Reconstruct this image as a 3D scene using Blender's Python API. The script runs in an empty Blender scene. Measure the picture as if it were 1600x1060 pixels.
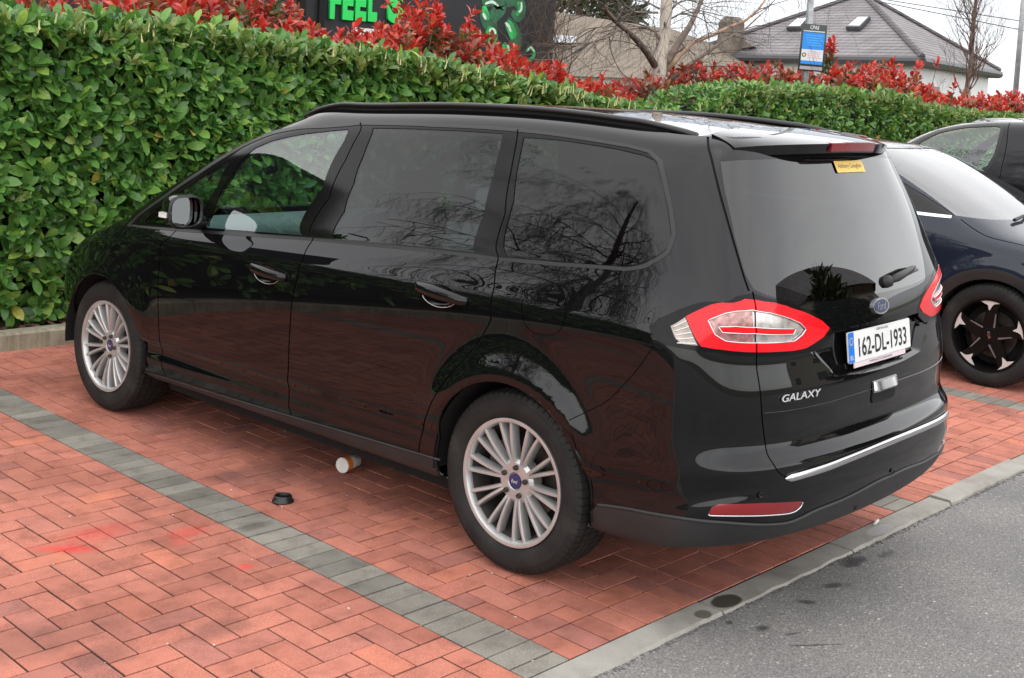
import bpy, bmesh, math, random
import numpy as np
from mathutils import Vector, Matrix
from mathutils.bvhtree import BVHTree
from mathutils.geometry import delaunay_2d_cdt
random.seed(7); RNG = np.random.default_rng(7)
scene = bpy.context.scene
col = scene.collection
# ------------------------------------------------------------------ camera
CF = 1911.253; CPOS = np.array([-2.9194, -2.4752, 1.7969])
YAW, PITCH, ROLL = 0.8021, 0.0806, 0.0520
PPX, PPY = 779.957, 294.365          # principal point in the 1600 x 1060 photograph
def cam_axes():
    cy, sy = math.cos(YAW), math.sin(YAW); cp, sp = math.cos(PITCH), math.sin(PITCH)
    f = np.array([sy*cp, cy*cp, -sp]); r = np.array([cy, -sy, 0.0]); u = np.cross(r, f)
    return math.cos(ROLL)*r + math.sin(ROLL)*u, -math.sin(ROLL)*r + math.cos(ROLL)*u, f
CR, CU, CFW = cam_axes()
cd = bpy.data.cameras.new('camera'); cam = bpy.data.objects.new('camera', cd); col.objects.link(cam)
cam.matrix_world = Matrix(((CR[0], CU[0], -CFW[0], CPOS[0]), (CR[1], CU[1], -CFW[1], CPOS[1]), (CR[2], CU[2], -CFW[2], CPOS[2]), (0, 0, 0, 1)))
cd.sensor_fit = 'HORIZONTAL'; cd.sensor_width = 36.0; cd.lens = CF/1600*36.0
cd.shift_x = (800-PPX)/1600; cd.shift_y = -(530-PPY)/1600
cd.clip_start = 0.05; cd.clip_end = 2000
scene.camera = cam
scene.render.resolution_x = 1024; scene.render.resolution_y = 678
# ------------------------------------------------------------------ sky, sun, exposure
SUN_EL, SUN_AZ = math.radians(80), math.radians(215)
w = bpy.data.worlds.new('World'); scene.world = w; w.use_nodes = True
nt = w.node_tree; nt.nodes.clear()
out = nt.nodes.new('ShaderNodeOutputWorld'); bg = nt.nodes.new('ShaderNodeBackground')
sky = nt.nodes.new('ShaderNodeTexSky'); sky.sky_type = 'NISHITA'; sky.sun_disc = False
sky.sun_elevation = SUN_EL; sky.sun_rotation = SUN_AZ; sky.dust_density = 0.6; sky.air_density = 1.0
hs = nt.nodes.new('ShaderNodeHueSaturation'); hs.inputs['Saturation'].default_value = 0.16
nt.links.new(sky.outputs[0], hs.inputs['Color'])
tc = nt.nodes.new('ShaderNodeTexCoord'); mp = nt.nodes.new('ShaderNodeMapping'); mp.inputs['Scale'].default_value = (1.2, 1.2, 3.2)
nz = nt.nodes.new('ShaderNodeTexNoise'); nz.inputs['Scale'].default_value = 1.7; nz.inputs['Detail'].default_value = 7; nz.inputs['Roughness'].default_value = 0.55
cr = nt.nodes.new('ShaderNodeValToRGB'); cr.color_ramp.elements[0].position = 0.32; cr.color_ramp.elements[1].position = 0.72
cr.color_ramp.elements[0].color = (0.80, 0.83, 0.90, 1); cr.color_ramp.elements[1].color = (1.25, 1.25, 1.24, 1)
mx = nt.nodes.new('ShaderNodeMix'); mx.data_type = 'RGBA'; mx.blend_type = 'MULTIPLY'; mx.inputs[0].default_value = 1.0
nt.links.new(tc.outputs['Generated'], mp.inputs[0]); nt.links.new(mp.outputs[0], nz.inputs['Vector']); nt.links.new(nz.outputs['Fac'], cr.inputs[0])
nt.links.new(hs.outputs[0], mx.inputs[6]); nt.links.new(cr.outputs[0], mx.inputs[7])
nt.links.new(mx.outputs[2], bg.inputs['Color']); bg.inputs['Strength'].default_value = 0.085
nt.links.new(bg.outputs[0], out.inputs[0])
sl = bpy.data.lights.new('sun', 'SUN'); sl.energy = 1.5; sl.angle = math.radians(178); sl.color = (1.0, 0.97, 0.93)
so = bpy.data.objects.new('sun', sl); col.objects.link(so)
sdir = Vector((math.sin(SUN_AZ)*math.cos(SUN_EL), math.cos(SUN_AZ)*math.cos(SUN_EL), math.sin(SUN_EL)))
so.rotation_euler = (-sdir).to_track_quat('-Z', 'Y').to_euler(); so.location = sdir*30
scene.view_settings.view_transform = 'Standard'; scene.view_settings.look = 'None'
scene.view_settings.exposure = 1.38; scene.view_settings.gamma = 1.0; scene.view_settings.use_curve_mapping = False
scene.render.engine = 'CYCLES'
try:
    scene.cycles.max_bounces = 8; scene.cycles.transparent_max_bounces = 12; scene.cycles.caustics_reflective = False; scene.cycles.caustics_refractive = False
except Exception: pass
# ------------------------------------------------------------------ pixel rays (a pixel gives a direction only)
def ray(q): return CFW + CR*(q[0]-PPX)/CF - CU*(q[1]-PPY)/CF
def px_z(q, z=0.0): d = ray(q); return CPOS + d*(z-CPOS[2])/d[2]
def px_x(q, x): d = ray(q); return CPOS + d*(x-CPOS[0])/d[0]
def px_y(q, y): d = ray(q); return CPOS + d*(y-CPOS[1])/d[1]
def to_px(P):
    d = np.asarray(P, float)-CPOS; z = d@CFW
    return np.array([PPX+CF*(d@CR)/z, PPY-CF*(d@CU)/z])
# ------------------------------------------------------------------ object helpers
def mesh(name, verts, faces, mats=None, smooth=False, midx=None, normals=None):
    me = bpy.data.meshes.new(name)
    me.from_pydata([tuple(map(float, v)) for v in verts], [], [tuple(int(i) for i in f) for f in faces])
    if mats is not None:
        for m in (mats if isinstance(mats, (list, tuple)) else [mats]): me.materials.append(m)
    if midx is not None: me.polygons.foreach_set('material_index', np.asarray(midx, dtype=np.int32))
    if smooth: me.polygons.foreach_set('use_smooth', np.ones(len(me.polygons), dtype=bool))
    me.update()
    if normals is not None: me.normals_split_custom_set_from_vertices([tuple(map(float, n)) for n in normals])
    return me
def link(name, me, parent=None, loc=None, rot=None, label=None, cat=None, group=None, kind=None):
    o = bpy.data.objects.new(name, me); col.objects.link(o)
    if parent is not None: o.parent = parent
    if loc is not None: o.location = loc
    if rot is not None: o.rotation_euler = rot
    if label: o['label'] = label
    if cat: o['category'] = cat
    if group: o['group'] = group
    if kind: o['kind'] = kind
    return o
def thing(name, label, cat, loc=(0, 0, 0), rot=(0, 0, 0), group=None):
    return link(name, None, None, loc, rot, label, cat, group)
class MB:
    """collects simple solids into one mesh"""
    def __init__(s): s.v = []; s.f = []
    def add(s, v, f):
        n = len(s.v); s.v += [tuple(map(float, a)) for a in v]; s.f += [tuple(int(i)+n for i in q) for q in f]
    def box(s, x0, x1, y0, y1, z0, z1, bev=0.0):
        if bev <= 0:
            v = [(x, y, z) for z in (z0, z1) for y in (y0, y1) for x in (x0, x1)]
            s.add(v, [(0, 2, 3, 1), (4, 5, 7, 6), (0, 1, 5, 4), (2, 6, 7, 3), (0, 4, 6, 2), (1, 3, 7, 5)])
        else:
            b = bev
            lo = [(x0, y0, z0), (x1, y0, z0), (x1, y1, z0), (x0, y1, z0)]
            mi = [(x0, y0, z1-b), (x1, y0, z1-b), (x1, y1, z1-b), (x0, y1, z1-b)]
            hi = [(x0+b, y0+b, z1), (x1-b, y0+b, z1), (x1-b, y1-b, z1), (x0+b, y1-b, z1)]
            f = [(3, 2, 1, 0), (8, 9, 10, 11)]
            for k in range(4):
                n = (k+1) % 4
                f += [(k, n, 4+n, 4+k), (4+k, 4+n, 8+n, 8+k)]
            s.add(lo+mi+hi, f)
    def tube(s, pts, rad, n=8, cap=True):
        pts = [Vector(p) for p in pts]
        if not isinstance(rad, (list, tuple)): rad = [rad]*len(pts)
        rings = []; up = Vector((0, 0, 1)); prev = None
        for i, p in enumerate(pts):
            t = (pts[min(i+1, len(pts)-1)]-pts[max(i-1, 0)])
            if t.length < 1e-9: t = Vector((0, 0, 1))
            t.normalize()
            if prev is None:
                a = up if abs(t.z) < 0.95 else Vector((1, 0, 0)); b = t.cross(a).normalized()
            else:
                b = (prev - t*prev.dot(t)).normalized()
            prev = b; c = t.cross(b)
            rings.append([p+(b*math.cos(6.28318*k/n)+c*math.sin(6.28318*k/n))*rad[i] for k in range(n)])
        v = [q for r in rings for q in r]; f = []
        for i in range(len(rings)-1):
            for k in range(n): f.append((i*n+k, i*n+(k+1) % n, (i+1)*n+(k+1) % n, (i+1)*n+k))
        if cap: f.append(tuple(range(n-1, -1, -1))); f.append(tuple((len(rings)-1)*n+k for k in range(n)))
        s.add(v, f)
    def lathe(s, prof, n=48, axis='x', centre=(0, 0, 0), a0=0.0, closed=False):
        """profile of (h, r) pairs revolved round an axis"""
        v = []; m = len(prof)
        for k in range(n):
            a = a0+6.283185*k/n; c, q = math.cos(a), math.sin(a)
            for h, r in prof:
                if axis == 'x': v.append((centre[0]+h, centre[1]+r*c, centre[2]+r*q))
                elif axis == 'y': v.append((centre[0]+r*q, centre[1]+h, centre[2]+r*c))
                else: v.append((centre[0]+r*c, centre[1]+r*q, centre[2]+h))
        f = []
        mm = m if closed else m-1
        for k in range(n):
            k2 = (k+1) % n
            for i in range(mm): f.append((k*m+i, k2*m+i, k2*m+(i+1) % m, k*m+(i+1) % m))
        s.add(v, f)
    def prism(s, poly, d0, d1, fn):
        """2-D outline extruded; fn(a, b, d) -> point"""
        n = len(poly)
        v = [fn(a, b, d0) for a, b in poly]+[fn(a, b, d1) for a, b in poly]
        f = [tuple(range(n)), tuple(range(2*n-1, n-1, -1))]
        f += [(k, n+k, n+(k+1) % n, (k+1) % n) for k in range(n)]
        s.add(v, f)
    def mesh(s, name, mat, smooth=False, angle=None):
        me = mesh(name, s.v, s.f, mat, smooth)
        if angle is not None:
            me.polygons.foreach_set('use_smooth', np.ones(len(me.polygons), dtype=bool))
            me.set_sharp_from_angle(angle=math.radians(angle))
        return me
    def obj(s, name, mat, parent=None, smooth=False, angle=None, **k):
        return link(name, s.mesh(name, mat, smooth, angle), parent, **k)
def fix_normals(me):
    bm = bmesh.new(); bm.from_mesh(me); bmesh.ops.recalc_face_normals(bm, faces=bm.faces); bm.to_mesh(me); bm.free()
_font = {}
def text_mesh(name, body, mat, height, width=None, shear=0.0, extrude=0.0, bold=0.0):
    """lettering as a flat mesh in x-y, centred, cap height and total width set"""
    cu = bpy.data.curves.new(name, 'FONT'); cu.body = body; cu.size = 1.0; cu.shear = shear; cu.extrude = extrude; cu.offset = bold; cu.resolution_u = 4
    o = bpy.data.objects.new(name, cu); col.objects.link(o)
    dg = bpy.context.evaluated_depsgraph_get(); dg.update()
    me = bpy.data.meshes.new_from_object(o.evaluated_get(dg)); bpy.data.objects.remove(o); bpy.data.curves.remove(cu)
    me.name = name
    co = np.empty(len(me.vertices)*3); me.vertices.foreach_get('co', co); co = co.reshape(-1, 3)
    lo, hi = co.min(0), co.max(0); sy = height/(hi[1]-lo[1]); sx = sy if width is None else width/(hi[0]-lo[0])
    co[:, 0] = (co[:, 0]-(lo[0]+hi[0])/2)*sx; co[:, 1] = (co[:, 1]-(lo[1]+hi[1])/2)*sy; co[:, 2] *= sy
    me.vertices.foreach_set('co', co.ravel()); me.materials.clear(); me.materials.append(mat); me.update()
    return me
# ------------------------------------------------------------------ materials
MATS = {}
def nodes(name):
    m = bpy.data.materials.new(name); m.use_nodes = True; t = m.node_tree; t.nodes.clear()
    o = t.nodes.new('ShaderNodeOutputMaterial'); MATS[name] = m
    return m, t, o
def N(t, kind, **kw):
    n = t.nodes.new(kind)
    for k, v in kw.items():
        if k in n.inputs.keys(): n.inputs[k].default_value = v
        else: setattr(n, k, v)
    return n
def pbr(t, o, **kw):
    b = t.nodes.new('ShaderNodeBsdfPrincipled')
    for k, v in kw.items():
        b.inputs[k.replace('_', ' ')].default_value = v if not (isinstance(v, tuple) and len(v) == 3) else (*v, 1)
    t.links.new(b.outputs[0], o.inputs[0]); return b
def plain(name, colr, rough=0.5, metal=0.0, noise=0.0, nscale=20.0, bump=0.0, bscale=60.0, **kw):
    m, t, o = nodes(name)
    b = pbr(t, o, Base_Color=colr, Roughness=rough, Metallic=metal, **kw)
    if noise > 0:
        tcn = N(t, 'ShaderNodeTexCoord'); n = N(t, 'ShaderNodeTexNoise', Scale=nscale, Detail=5.0)
        t.links.new(tcn.outputs['Object'], n.inputs['Vector'])
        r = N(t, 'ShaderNodeMapRange'); r.inputs[1].default_value = 0.3; r.inputs[2].default_value = 0.7
        r.inputs[3].default_value = 1-noise; r.inputs[4].default_value = 1+noise
        t.links.new(n.outputs['Fac'], r.inputs[0])
        x = N(t, 'ShaderNodeMix', data_type='RGBA', blend_type='MULTIPLY'); x.inputs[0].default_value = 1.0
        x.inputs[6].default_value = (*colr, 1); t.links.new(r.outputs[0], x.inputs[7]); t.links.new(x.outputs[2], b.inputs['Base Color'])
    if bump > 0:
        tcn = N(t, 'ShaderNodeTexCoord'); n = N(t, 'ShaderNodeTexNoise', Scale=bscale, Detail=4.0)
        t.links.new(tcn.outputs['Object'], n.inputs['Vector'])
        bp = N(t, 'ShaderNodeBump', Strength=bump, Distance=0.01); t.links.new(n.outputs['Fac'], bp.inputs['Height']); t.links.new(bp.outputs[0], b.inputs['Normal'])
    return m
def ramp(t, src, stops):
    r = N(t, 'ShaderNodeValToRGB'); e = r.color_ramp.elements
    e[0].position, e[0].color = stops[0][0], (*stops[0][1], 1); e[1].position, e[1].color = stops[-1][0], (*stops[-1][1], 1)
    for p, c in stops[1:-1]: k = e.new(p); k.color = (*c, 1)
    t.links.new(src, r.inputs[0]); return r.outputs[0]
def mixc(t, a, b, fac, mode='MIX'):
    x = N(t, 'ShaderNodeMix', data_type='RGBA', blend_type=mode)
    for s, i in ((fac, 0), (a, 6), (b, 7)):
        if isinstance(s, (int, float)): x.inputs[i].default_value = s
        elif isinstance(s, tuple): x.inputs[i].default_value = (*s, 1)
        else: t.links.new(s, x.inputs[i])
    return x.outputs[2]
def mth(t, op, a, b=None, clamp=False):
    n = N(t, 'ShaderNodeMath', operation=op, use_clamp=clamp)
    for s, i in ((a, 0), (b, 1)):
        if s is None: continue
        if isinstance(s, (int, float)): n.inputs[i].default_value = s
        else: t.links.new(s, n.inputs[i])
    return n.outputs[0]
def spot(t, pos, centre, radii, soft=0.5, wob=0.35, wscale=6.0):
    """mask of a stain with an uneven edge round a place on the ground"""
    mp = N(t, 'ShaderNodeMapping', vector_type='TEXTURE'); mp.inputs['Location'].default_value = (centre[0], centre[1], 0)
    mp.inputs['Scale'].default_value = (radii[0], radii[1], 1000)
    if len(radii) > 2: mp.inputs['Rotation'].default_value = (0, 0, radii[2])
    t.links.new(pos, mp.inputs[0])
    ln = N(t, 'ShaderNodeVectorMath', operation='LENGTH'); t.links.new(mp.outputs[0], ln.inputs[0])
    n = N(t, 'ShaderNodeTexNoise', Scale=wscale, Detail=5.0); t.links.new(pos, n.inputs['Vector'])
    v = mth(t, 'ADD', ln.outputs['Value'], mth(t, 'MULTIPLY', mth(t, 'SUBTRACT', n.outputs['Fac'], 0.5), wob*4))
    r = N(t, 'ShaderNodeMapRange', interpolation_type='SMOOTHSTEP'); r.inputs[1].default_value = 1.0; r.inputs[2].default_value = 1-soft
    t.links.new(v, r.inputs[0]); return r.outputs[0]
def paver_mat(name, stops, red_marks=False):
    m, t, o = nodes(name); b = pbr(t, o, Roughness=0.85, Specular_IOR_Level=0.35)
    geo = N(t, 'ShaderNodeNewGeometry'); pos = geo.outputs['Position']
    oi = N(t, 'ShaderNodeObjectInfo'); at = N(t, 'ShaderNodeAttribute', attribute_name='rnd')
    wn = N(t, 'ShaderNodeTexWhiteNoise', noise_dimensions='1D'); t.links.new(mth(t, 'ADD', mth(t, 'MULTIPLY', oi.outputs['Random'], 731.7), mth(t, 'MULTIPLY', at.outputs['Fac'], 317.3)), wn.inputs['W'])
    c = ramp(t, wn.outputs['Value'], stops)
    big = N(t, 'ShaderNodeTexNoise', Scale=1.3, Detail=6.0, Roughness=0.6); t.links.new(pos, big.inputs['Vector'])
    c = mixc(t, c, ramp(t, big.outputs['Fac'], [(0.30, (0.64, 0.62, 0.62)), (0.52, (1.0, 1.0, 1.0)), (0.75, (1.14, 1.13, 1.12))]), 1.0, 'MULTIPLY')
    med = N(t, 'ShaderNodeTexNoise', Scale=9.0, Detail=8.0, Roughness=0.65); t.links.new(pos, med.inputs['Vector'])
    c = mixc(t, c, ramp(t, med.outputs['Fac'], [(0.28, (0.68, 0.67, 0.67)), (0.5, (1.02, 1.02, 1.02)), (0.72, (1.16, 1.16, 1.15))]), 1.0, 'MULTIPLY')
    fine = N(t, 'ShaderNodeTexNoise', Scale=420.0, Detail=2.0); t.links.new(pos, fine.inputs['Vector'])
    c = mixc(t, c, ramp(t, fine.outputs['Fac'], [(0.30, (0.62, 0.62, 0.62)), (0.5, (1, 1, 1)), (0.70, (1.45, 1.45, 1.45))]), 1.0, 'MULTIPLY')
    st = None
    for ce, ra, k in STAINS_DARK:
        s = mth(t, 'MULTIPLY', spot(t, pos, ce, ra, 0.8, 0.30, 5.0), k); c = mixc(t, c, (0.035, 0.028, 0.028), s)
    if red_marks:
        for ce, ra, k in STAINS_RED:
            s = mth(t, 'MULTIPLY', spot(t, pos, ce, ra, 0.9, 0.22, 9.0), k); c = mixc(t, c, (0.80, 0.03, 0.035), s)
    t.links.new(c, b.inputs['Base Color'])
    bp = N(t, 'ShaderNodeBump', Strength=0.35, Distance=0.003); t.links.new(mth(t, 'ADD', fine.outputs['Fac'], mth(t, 'MULTIPLY', med.outputs['Fac'], 0.8)), bp.inputs['Height']); t.links.new(bp.outputs[0], b.inputs['Normal'])
    return m
def sxy(*q): return tuple(px_z(q)[:2])
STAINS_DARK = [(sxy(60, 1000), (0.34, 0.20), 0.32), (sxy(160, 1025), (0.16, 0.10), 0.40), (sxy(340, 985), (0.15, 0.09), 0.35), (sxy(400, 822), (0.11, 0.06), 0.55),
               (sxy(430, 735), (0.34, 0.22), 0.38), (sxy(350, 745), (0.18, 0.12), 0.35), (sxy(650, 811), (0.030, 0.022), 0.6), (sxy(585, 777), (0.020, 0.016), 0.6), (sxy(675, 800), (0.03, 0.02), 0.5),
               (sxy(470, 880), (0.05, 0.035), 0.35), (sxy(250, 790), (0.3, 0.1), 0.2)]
STAINS_RED = [(sxy(100, 858), (0.22, 0.055, -0.75), 0.50), (sxy(150, 835), (0.24, 0.13), 0.28), (sxy(290, 832), (0.13, 0.09), 0.30), (sxy(285, 848), (0.07, 0.05), 0.30), (sxy(382, 886), (0.05, 0.04), 0.5)]
paver_mat('paver_red', [(0.0, (0.38, 0.135, 0.094)), (0.25, (0.445, 0.160, 0.110)), (0.7, (0.49, 0.180, 0.126)), (0.86, (0.35, 0.138, 0.110)), (1.0, (0.53, 0.182, 0.114))], True)
paver_mat('paver_grey', [(0.0, (0.190, 0.176, 0.148)), (0.5, (0.228, 0.210, 0.178)), (1.0, (0.268, 0.246, 0.208))])
plain('joint_sand', (0.014, 0.010, 0.008), 0.95, noise=0.5, nscale=8)
def asphalt_mat():
    m, t, o = nodes('asphalt'); b = pbr(t, o, Roughness=0.78, Specular_IOR_Level=0.45)
    geo = N(t, 'ShaderNodeNewGeometry'); pos = geo.outputs['Position']
    vo = N(t, 'ShaderNodeTexVoronoi', Scale=135.0); t.links.new(pos, vo.inputs['Vector'])
    vo2 = N(t, 'ShaderNodeTexVoronoi', Scale=310.0); t.links.new(pos, vo2.inputs['Vector'])
    sep = N(t, 'ShaderNodeSeparateColor'); t.links.new(vo.outputs['Color'], sep.inputs[0])
    c = ramp(t, sep.outputs[0], [(0.0, (0.195, 0.186, 0.178)), (0.45, (0.222, 0.212, 0.203)), (0.8, (0.255, 0.243, 0.234)), (0.97, (0.30, 0.287, 0.275)), (1.0, (0.46, 0.44, 0.42))])
    c = mixc(t, c, ramp(t, vo.outputs['Distance'], [(0.0, (1.12, 1.12, 1.12)), (0.45, (0.97, 0.97, 0.97)), (0.75, (0.62, 0.62, 0.62))]), 1.0, 'MULTIPLY')
    big = N(t, 'ShaderNodeTexNoise', Scale=1.6, Detail=6.0); t.links.new(pos, big.inputs['Vector'])
    c = mixc(t, c, ramp(t, big.outputs['Fac'], [(0.3, (0.78, 0.78, 0.79)), (0.7, (1.12, 1.11, 1.09))]), 1.0, 'MULTIPLY')
    wet = None
    for ce, ra, k in ASPHALT_OIL:
        s = mth(t, 'MULTIPLY', spot(t, pos, ce, ra, 0.7, 0.40, 22.0), k)
        c = mixc(t, c, (0.012, 0.011, 0.011), s)
    n2 = N(t, 'ShaderNodeTexNoise', Scale=3.0, Detail=5.0); t.links.new(pos, n2.inputs['Vector'])
    t.links.new(c, b.inputs['Base Color'])
    h = mth(t, 'ADD', mth(t, 'MULTIPLY', vo.outputs['Distance'], -1.0), mth(t, 'MULTIPLY', vo2.outputs['Distance'], -0.4))
    bp = N(t, 'ShaderNodeBump', Strength=0.6, Distance=0.004); t.links.new(h, bp.inputs['Height']); t.links.new(bp.outputs[0], b.inputs['Normal'])
    return m
ASPHALT_OIL = [(sxy(1192, 977), (0.045, 0.03), 0.8), (sxy(1262, 936), (0.05, 0.03, -0.6), 0.75), (sxy(1305, 910), (0.075, 0.035, -0.4), 0.7), (sxy(1335, 873), (0.10, 0.05), 0.75), (sxy(1385, 862), (0.09, 0.03), 0.45), (sxy(1140, 968), (0.02, 0.02), 0.7),
               (sxy(1270, 1003), (0.15, 0.007, -0.62), 0.7), (sxy(1240, 985), (0.05, 0.008, -0.4), 0.7), (sxy(1295, 1054), (0.012, 0.010), 0.8)]
asphalt_mat()
def kerb_mat(name, base, stains, streak=False):
    m, t, o = nodes(name); b = pbr(t, o, Roughness=0.9, Specular_IOR_Level=0.3)
    geo = N(t, 'ShaderNodeNewGeometry'); pos = geo.outputs['Position']
    n1 = N(t, 'ShaderNodeTexNoise', Scale=4.0, Detail=8.0, Roughness=0.65); t.links.new(pos, n1.inputs['Vector'])
    n2 = N(t, 'ShaderNodeTexNoise', Scale=300.0, Detail=2.0); t.links.new(pos, n2.inputs['Vector'])
    c = mixc(t, base, ramp(t, n1.outputs['Fac'], [(0.3, (0.66, 0.63, 0.60)), (0.55, (1, 1, 1)), (0.75, (1.2, 1.18, 1.15))]), 1.0, 'MULTIPLY')
    c = mixc(t, c, ramp(t, n2.outputs['Fac'], [(0.3, (0.8, 0.8, 0.8)), (0.7, (1.2, 1.2, 1.2))]), 1.0, 'MULTIPLY')
    if streak:
        mp = N(t, 'ShaderNodeMapping'); mp.inputs['Scale'].default_value = (30, 30, 2.5); t.links.new(pos, mp.inputs[0])
        n3 = N(t, 'ShaderNodeTexNoise', Scale=1.0, Detail=4.0); t.links.new(mp.outputs[0], n3.inputs['Vector'])
        c = mixc(t, c, ramp(t, n3.outputs['Fac'], [(0.35, (0.60, 0.62, 0.52)), (0.6, (1, 1, 1))]), 0.8, 'MULTIPLY')
    for ce, ra, k, cc in stains:
        c = mixc(t, c, cc, mth(t, 'MULTIPLY', spot(t, pos, ce, ra, 0.25, 0.12, 9.0), k))
    t.links.new(c, b.inputs['Base Color'])
    bp = N(t, 'ShaderNodeBump', Strength=0.5, Distance=0.004); t.links.new(mth(t, 'ADD', n1.outputs['Fac'], mth(t, 'MULTIPLY', n2.outputs['Fac'], 0.3)), bp.inputs['Height']); t.links.new(bp.outputs[0], b.inputs['Normal'])
    return m
kerb_mat('kerb_concrete', (0.34, 0.32, 0.285), [(sxy(1134, 938), (0.085, 0.05), 0.93, (0.035, 0.026, 0.018)), (sxy(1098, 960), (0.042, 0.035), 0.75, (0.07, 0.05, 0.04)), (sxy(1375, 828), (0.12, 0.04), 0.55, (0.45, 0.42, 0.43))])
kerb_mat('back_kerb_concrete', (0.34, 0.31, 0.235), [], True)
# ------------------------------------------------------------------ ground
P = 0.1015
def sheet(name, x0, x1, y0, y1, z, mat, kind='structure', n=1):
    return link(name, mesh(name, [(x0, y0, z), (x1, y0, z), (x1, y1, z), (x0, y1, z)], [(0, 1, 2, 3)], mat), kind=kind)
sheet('ground', -400, 400, -400, 400, -0.10, plain('far_ground', (0.10, 0.11, 0.06), 0.95, noise=0.4, nscale=2))
sheet('road', -60, 60, -14.0, -0.18, -0.012, MATS['asphalt'])
paving = link('paving', mesh('paving', [(-30, -0.078, -0.0045), (40, -0.078, -0.0045), (40, 4.94, -0.0045), (-30, 4.94, -0.0045)], [(0, 1, 2, 3)], MATS['joint_sand']), kind='structure')
def brick_mesh(name, w, h, mat):
    b = MB(); g = 0.0032; b.box(g, w*P-g, g, h*P-g, -0.05, 0.0, 0.0013); return b.mesh(name, mat)
YK = -0.0735
bricks = []   # (x0, y0, x1, y1 in brick units, grey)
def in_strip(x): return (x % 24) in (22, 23)
XMIN, XMAX, YMAX = -92, 300, 48
def cells():
    done = set()
    for x in range(XMIN, XMAX):
        if in_strip(x):
            for y in range(0, YMAX+1):
                if x % 24 == 22: bricks.append((x, y, x+2, y+1, True))
            if x % 24 == 22: bricks.append((x, YK/P, x+2, 0, True))
            continue
        bay = math.floor(x/24); off = 0 if bay >= 0 else 1
        bricks.append((x, YK/P, x+1, 1, False))
        for y in range(1, YMAX+1):
            if (x, y) in done: continue
            r = (y-x-off) % 4
            if r == 1:      # left cell of a brick lying along x
                if in_strip(x+1): bricks.append((x, y, x+1, y+1, False))
                else: bricks.append((x, y, x+2, y+1, False)); done.add((x+1, y))
            elif r == 0:    # right cell, its left cell was cut away
                bricks.append((x, y, x+1, y+1, False))
            elif r == 2:
                if y+1 <= YMAX: bricks.append((x, y, x+1, y+2, False)); done.add((x, y+1))
                else: bricks.append((x, y, x+1, y+1, False))
            else: bricks.append((x, y, x+1, y+1, False))
cells()
def occluded_guess(px):   # the parked cars hide what lies behind them
    x, y = px
    if x < -20 or x > 1620 or y > 1080 or y < 300: return True
    poly = [(105, 535), (190, 640), (700, 750), (830, 895), (940, 840), (1090, 850), (1240, 855), (1475, 715), (1475, 590), (1300, 200), (100, 300)]
    return in_poly(px, poly)
def in_poly(p, poly):
    x, y = p; c = False; j = len(poly)-1
    for i in range(len(poly)):
        xi, yi = poly[i]; xj, yj = poly[j]
        if (yi > y) != (yj > y) and x < (xj-xi)*(y-yi)/(yj-yi)+xi: c = not c
        j = i
    return c
vis = []; rest = []
for b in bricks:
    cx, cy = (b[0]+b[2])/2*P, (b[1]+b[3])/2*P
    d = np.array([cx, cy, 0])-CPOS; dep = d@CFW
    if dep < 0.5: rest.append(b); continue
    q = to_px((cx, cy, 0))
    if occluded_guess(q): rest.append(b)
    else: vis.append((-(b[2]-b[0])*(b[3]-b[1])/dep**3, b))
vis.sort(key=lambda a: a[0])
NSHOW = 300
bm_cache = {}
for _, b in vis[:NSHOW]:
    w_, h_, gy = round(b[2]-b[0], 3), round(b[3]-b[1], 3), b[4]
    key = (w_, h_, gy)
    if key not in bm_cache: bm_cache[key] = brick_mesh('paver', w_, h_, MATS['paver_grey' if gy else 'paver_red'])
    o = link('paver', bm_cache[key], paving, loc=(b[0]*P+random.uniform(-.0007, .0007), b[1]*P+random.uniform(-.0007, .0007), random.uniform(-0.0012, 0.0008)))
    o.rotation_euler = (random.gauss(0, .003), random.gauss(0, .003), random.gauss(0, .002))
rest += [b for _, b in vis[NSHOW:]]
def brick_mass(name, lst, mat):
    V = []; F = []; R = []
    for b in lst:
        mb = MB(); g = 0.0032; dz = random.uniform(-0.0012, 0.0008)
        mb.box(b[0]*P+g, b[2]*P-g, b[1]*P+g, b[3]*P-g, -0.05, dz, 0.0013)
        n = len(V); V += mb.v; F += [tuple(i+n for i in f) for f in mb.f]; R += [random.random()]*len(mb.v)
    me = mesh(name, V, F, mat); a = me.attributes.new('rnd', 'FLOAT', 'POINT'); a.data.foreach_set('value', np.array(R, dtype=np.float32))
    return link(name, me, paving, kind='stuff')
brick_mass('red_pavers', [b for b in rest if not b[4]], MATS['paver_red'])
brick_mass('grey_pavers', [b for b in rest if b[4]], MATS['paver_grey'])
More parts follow.
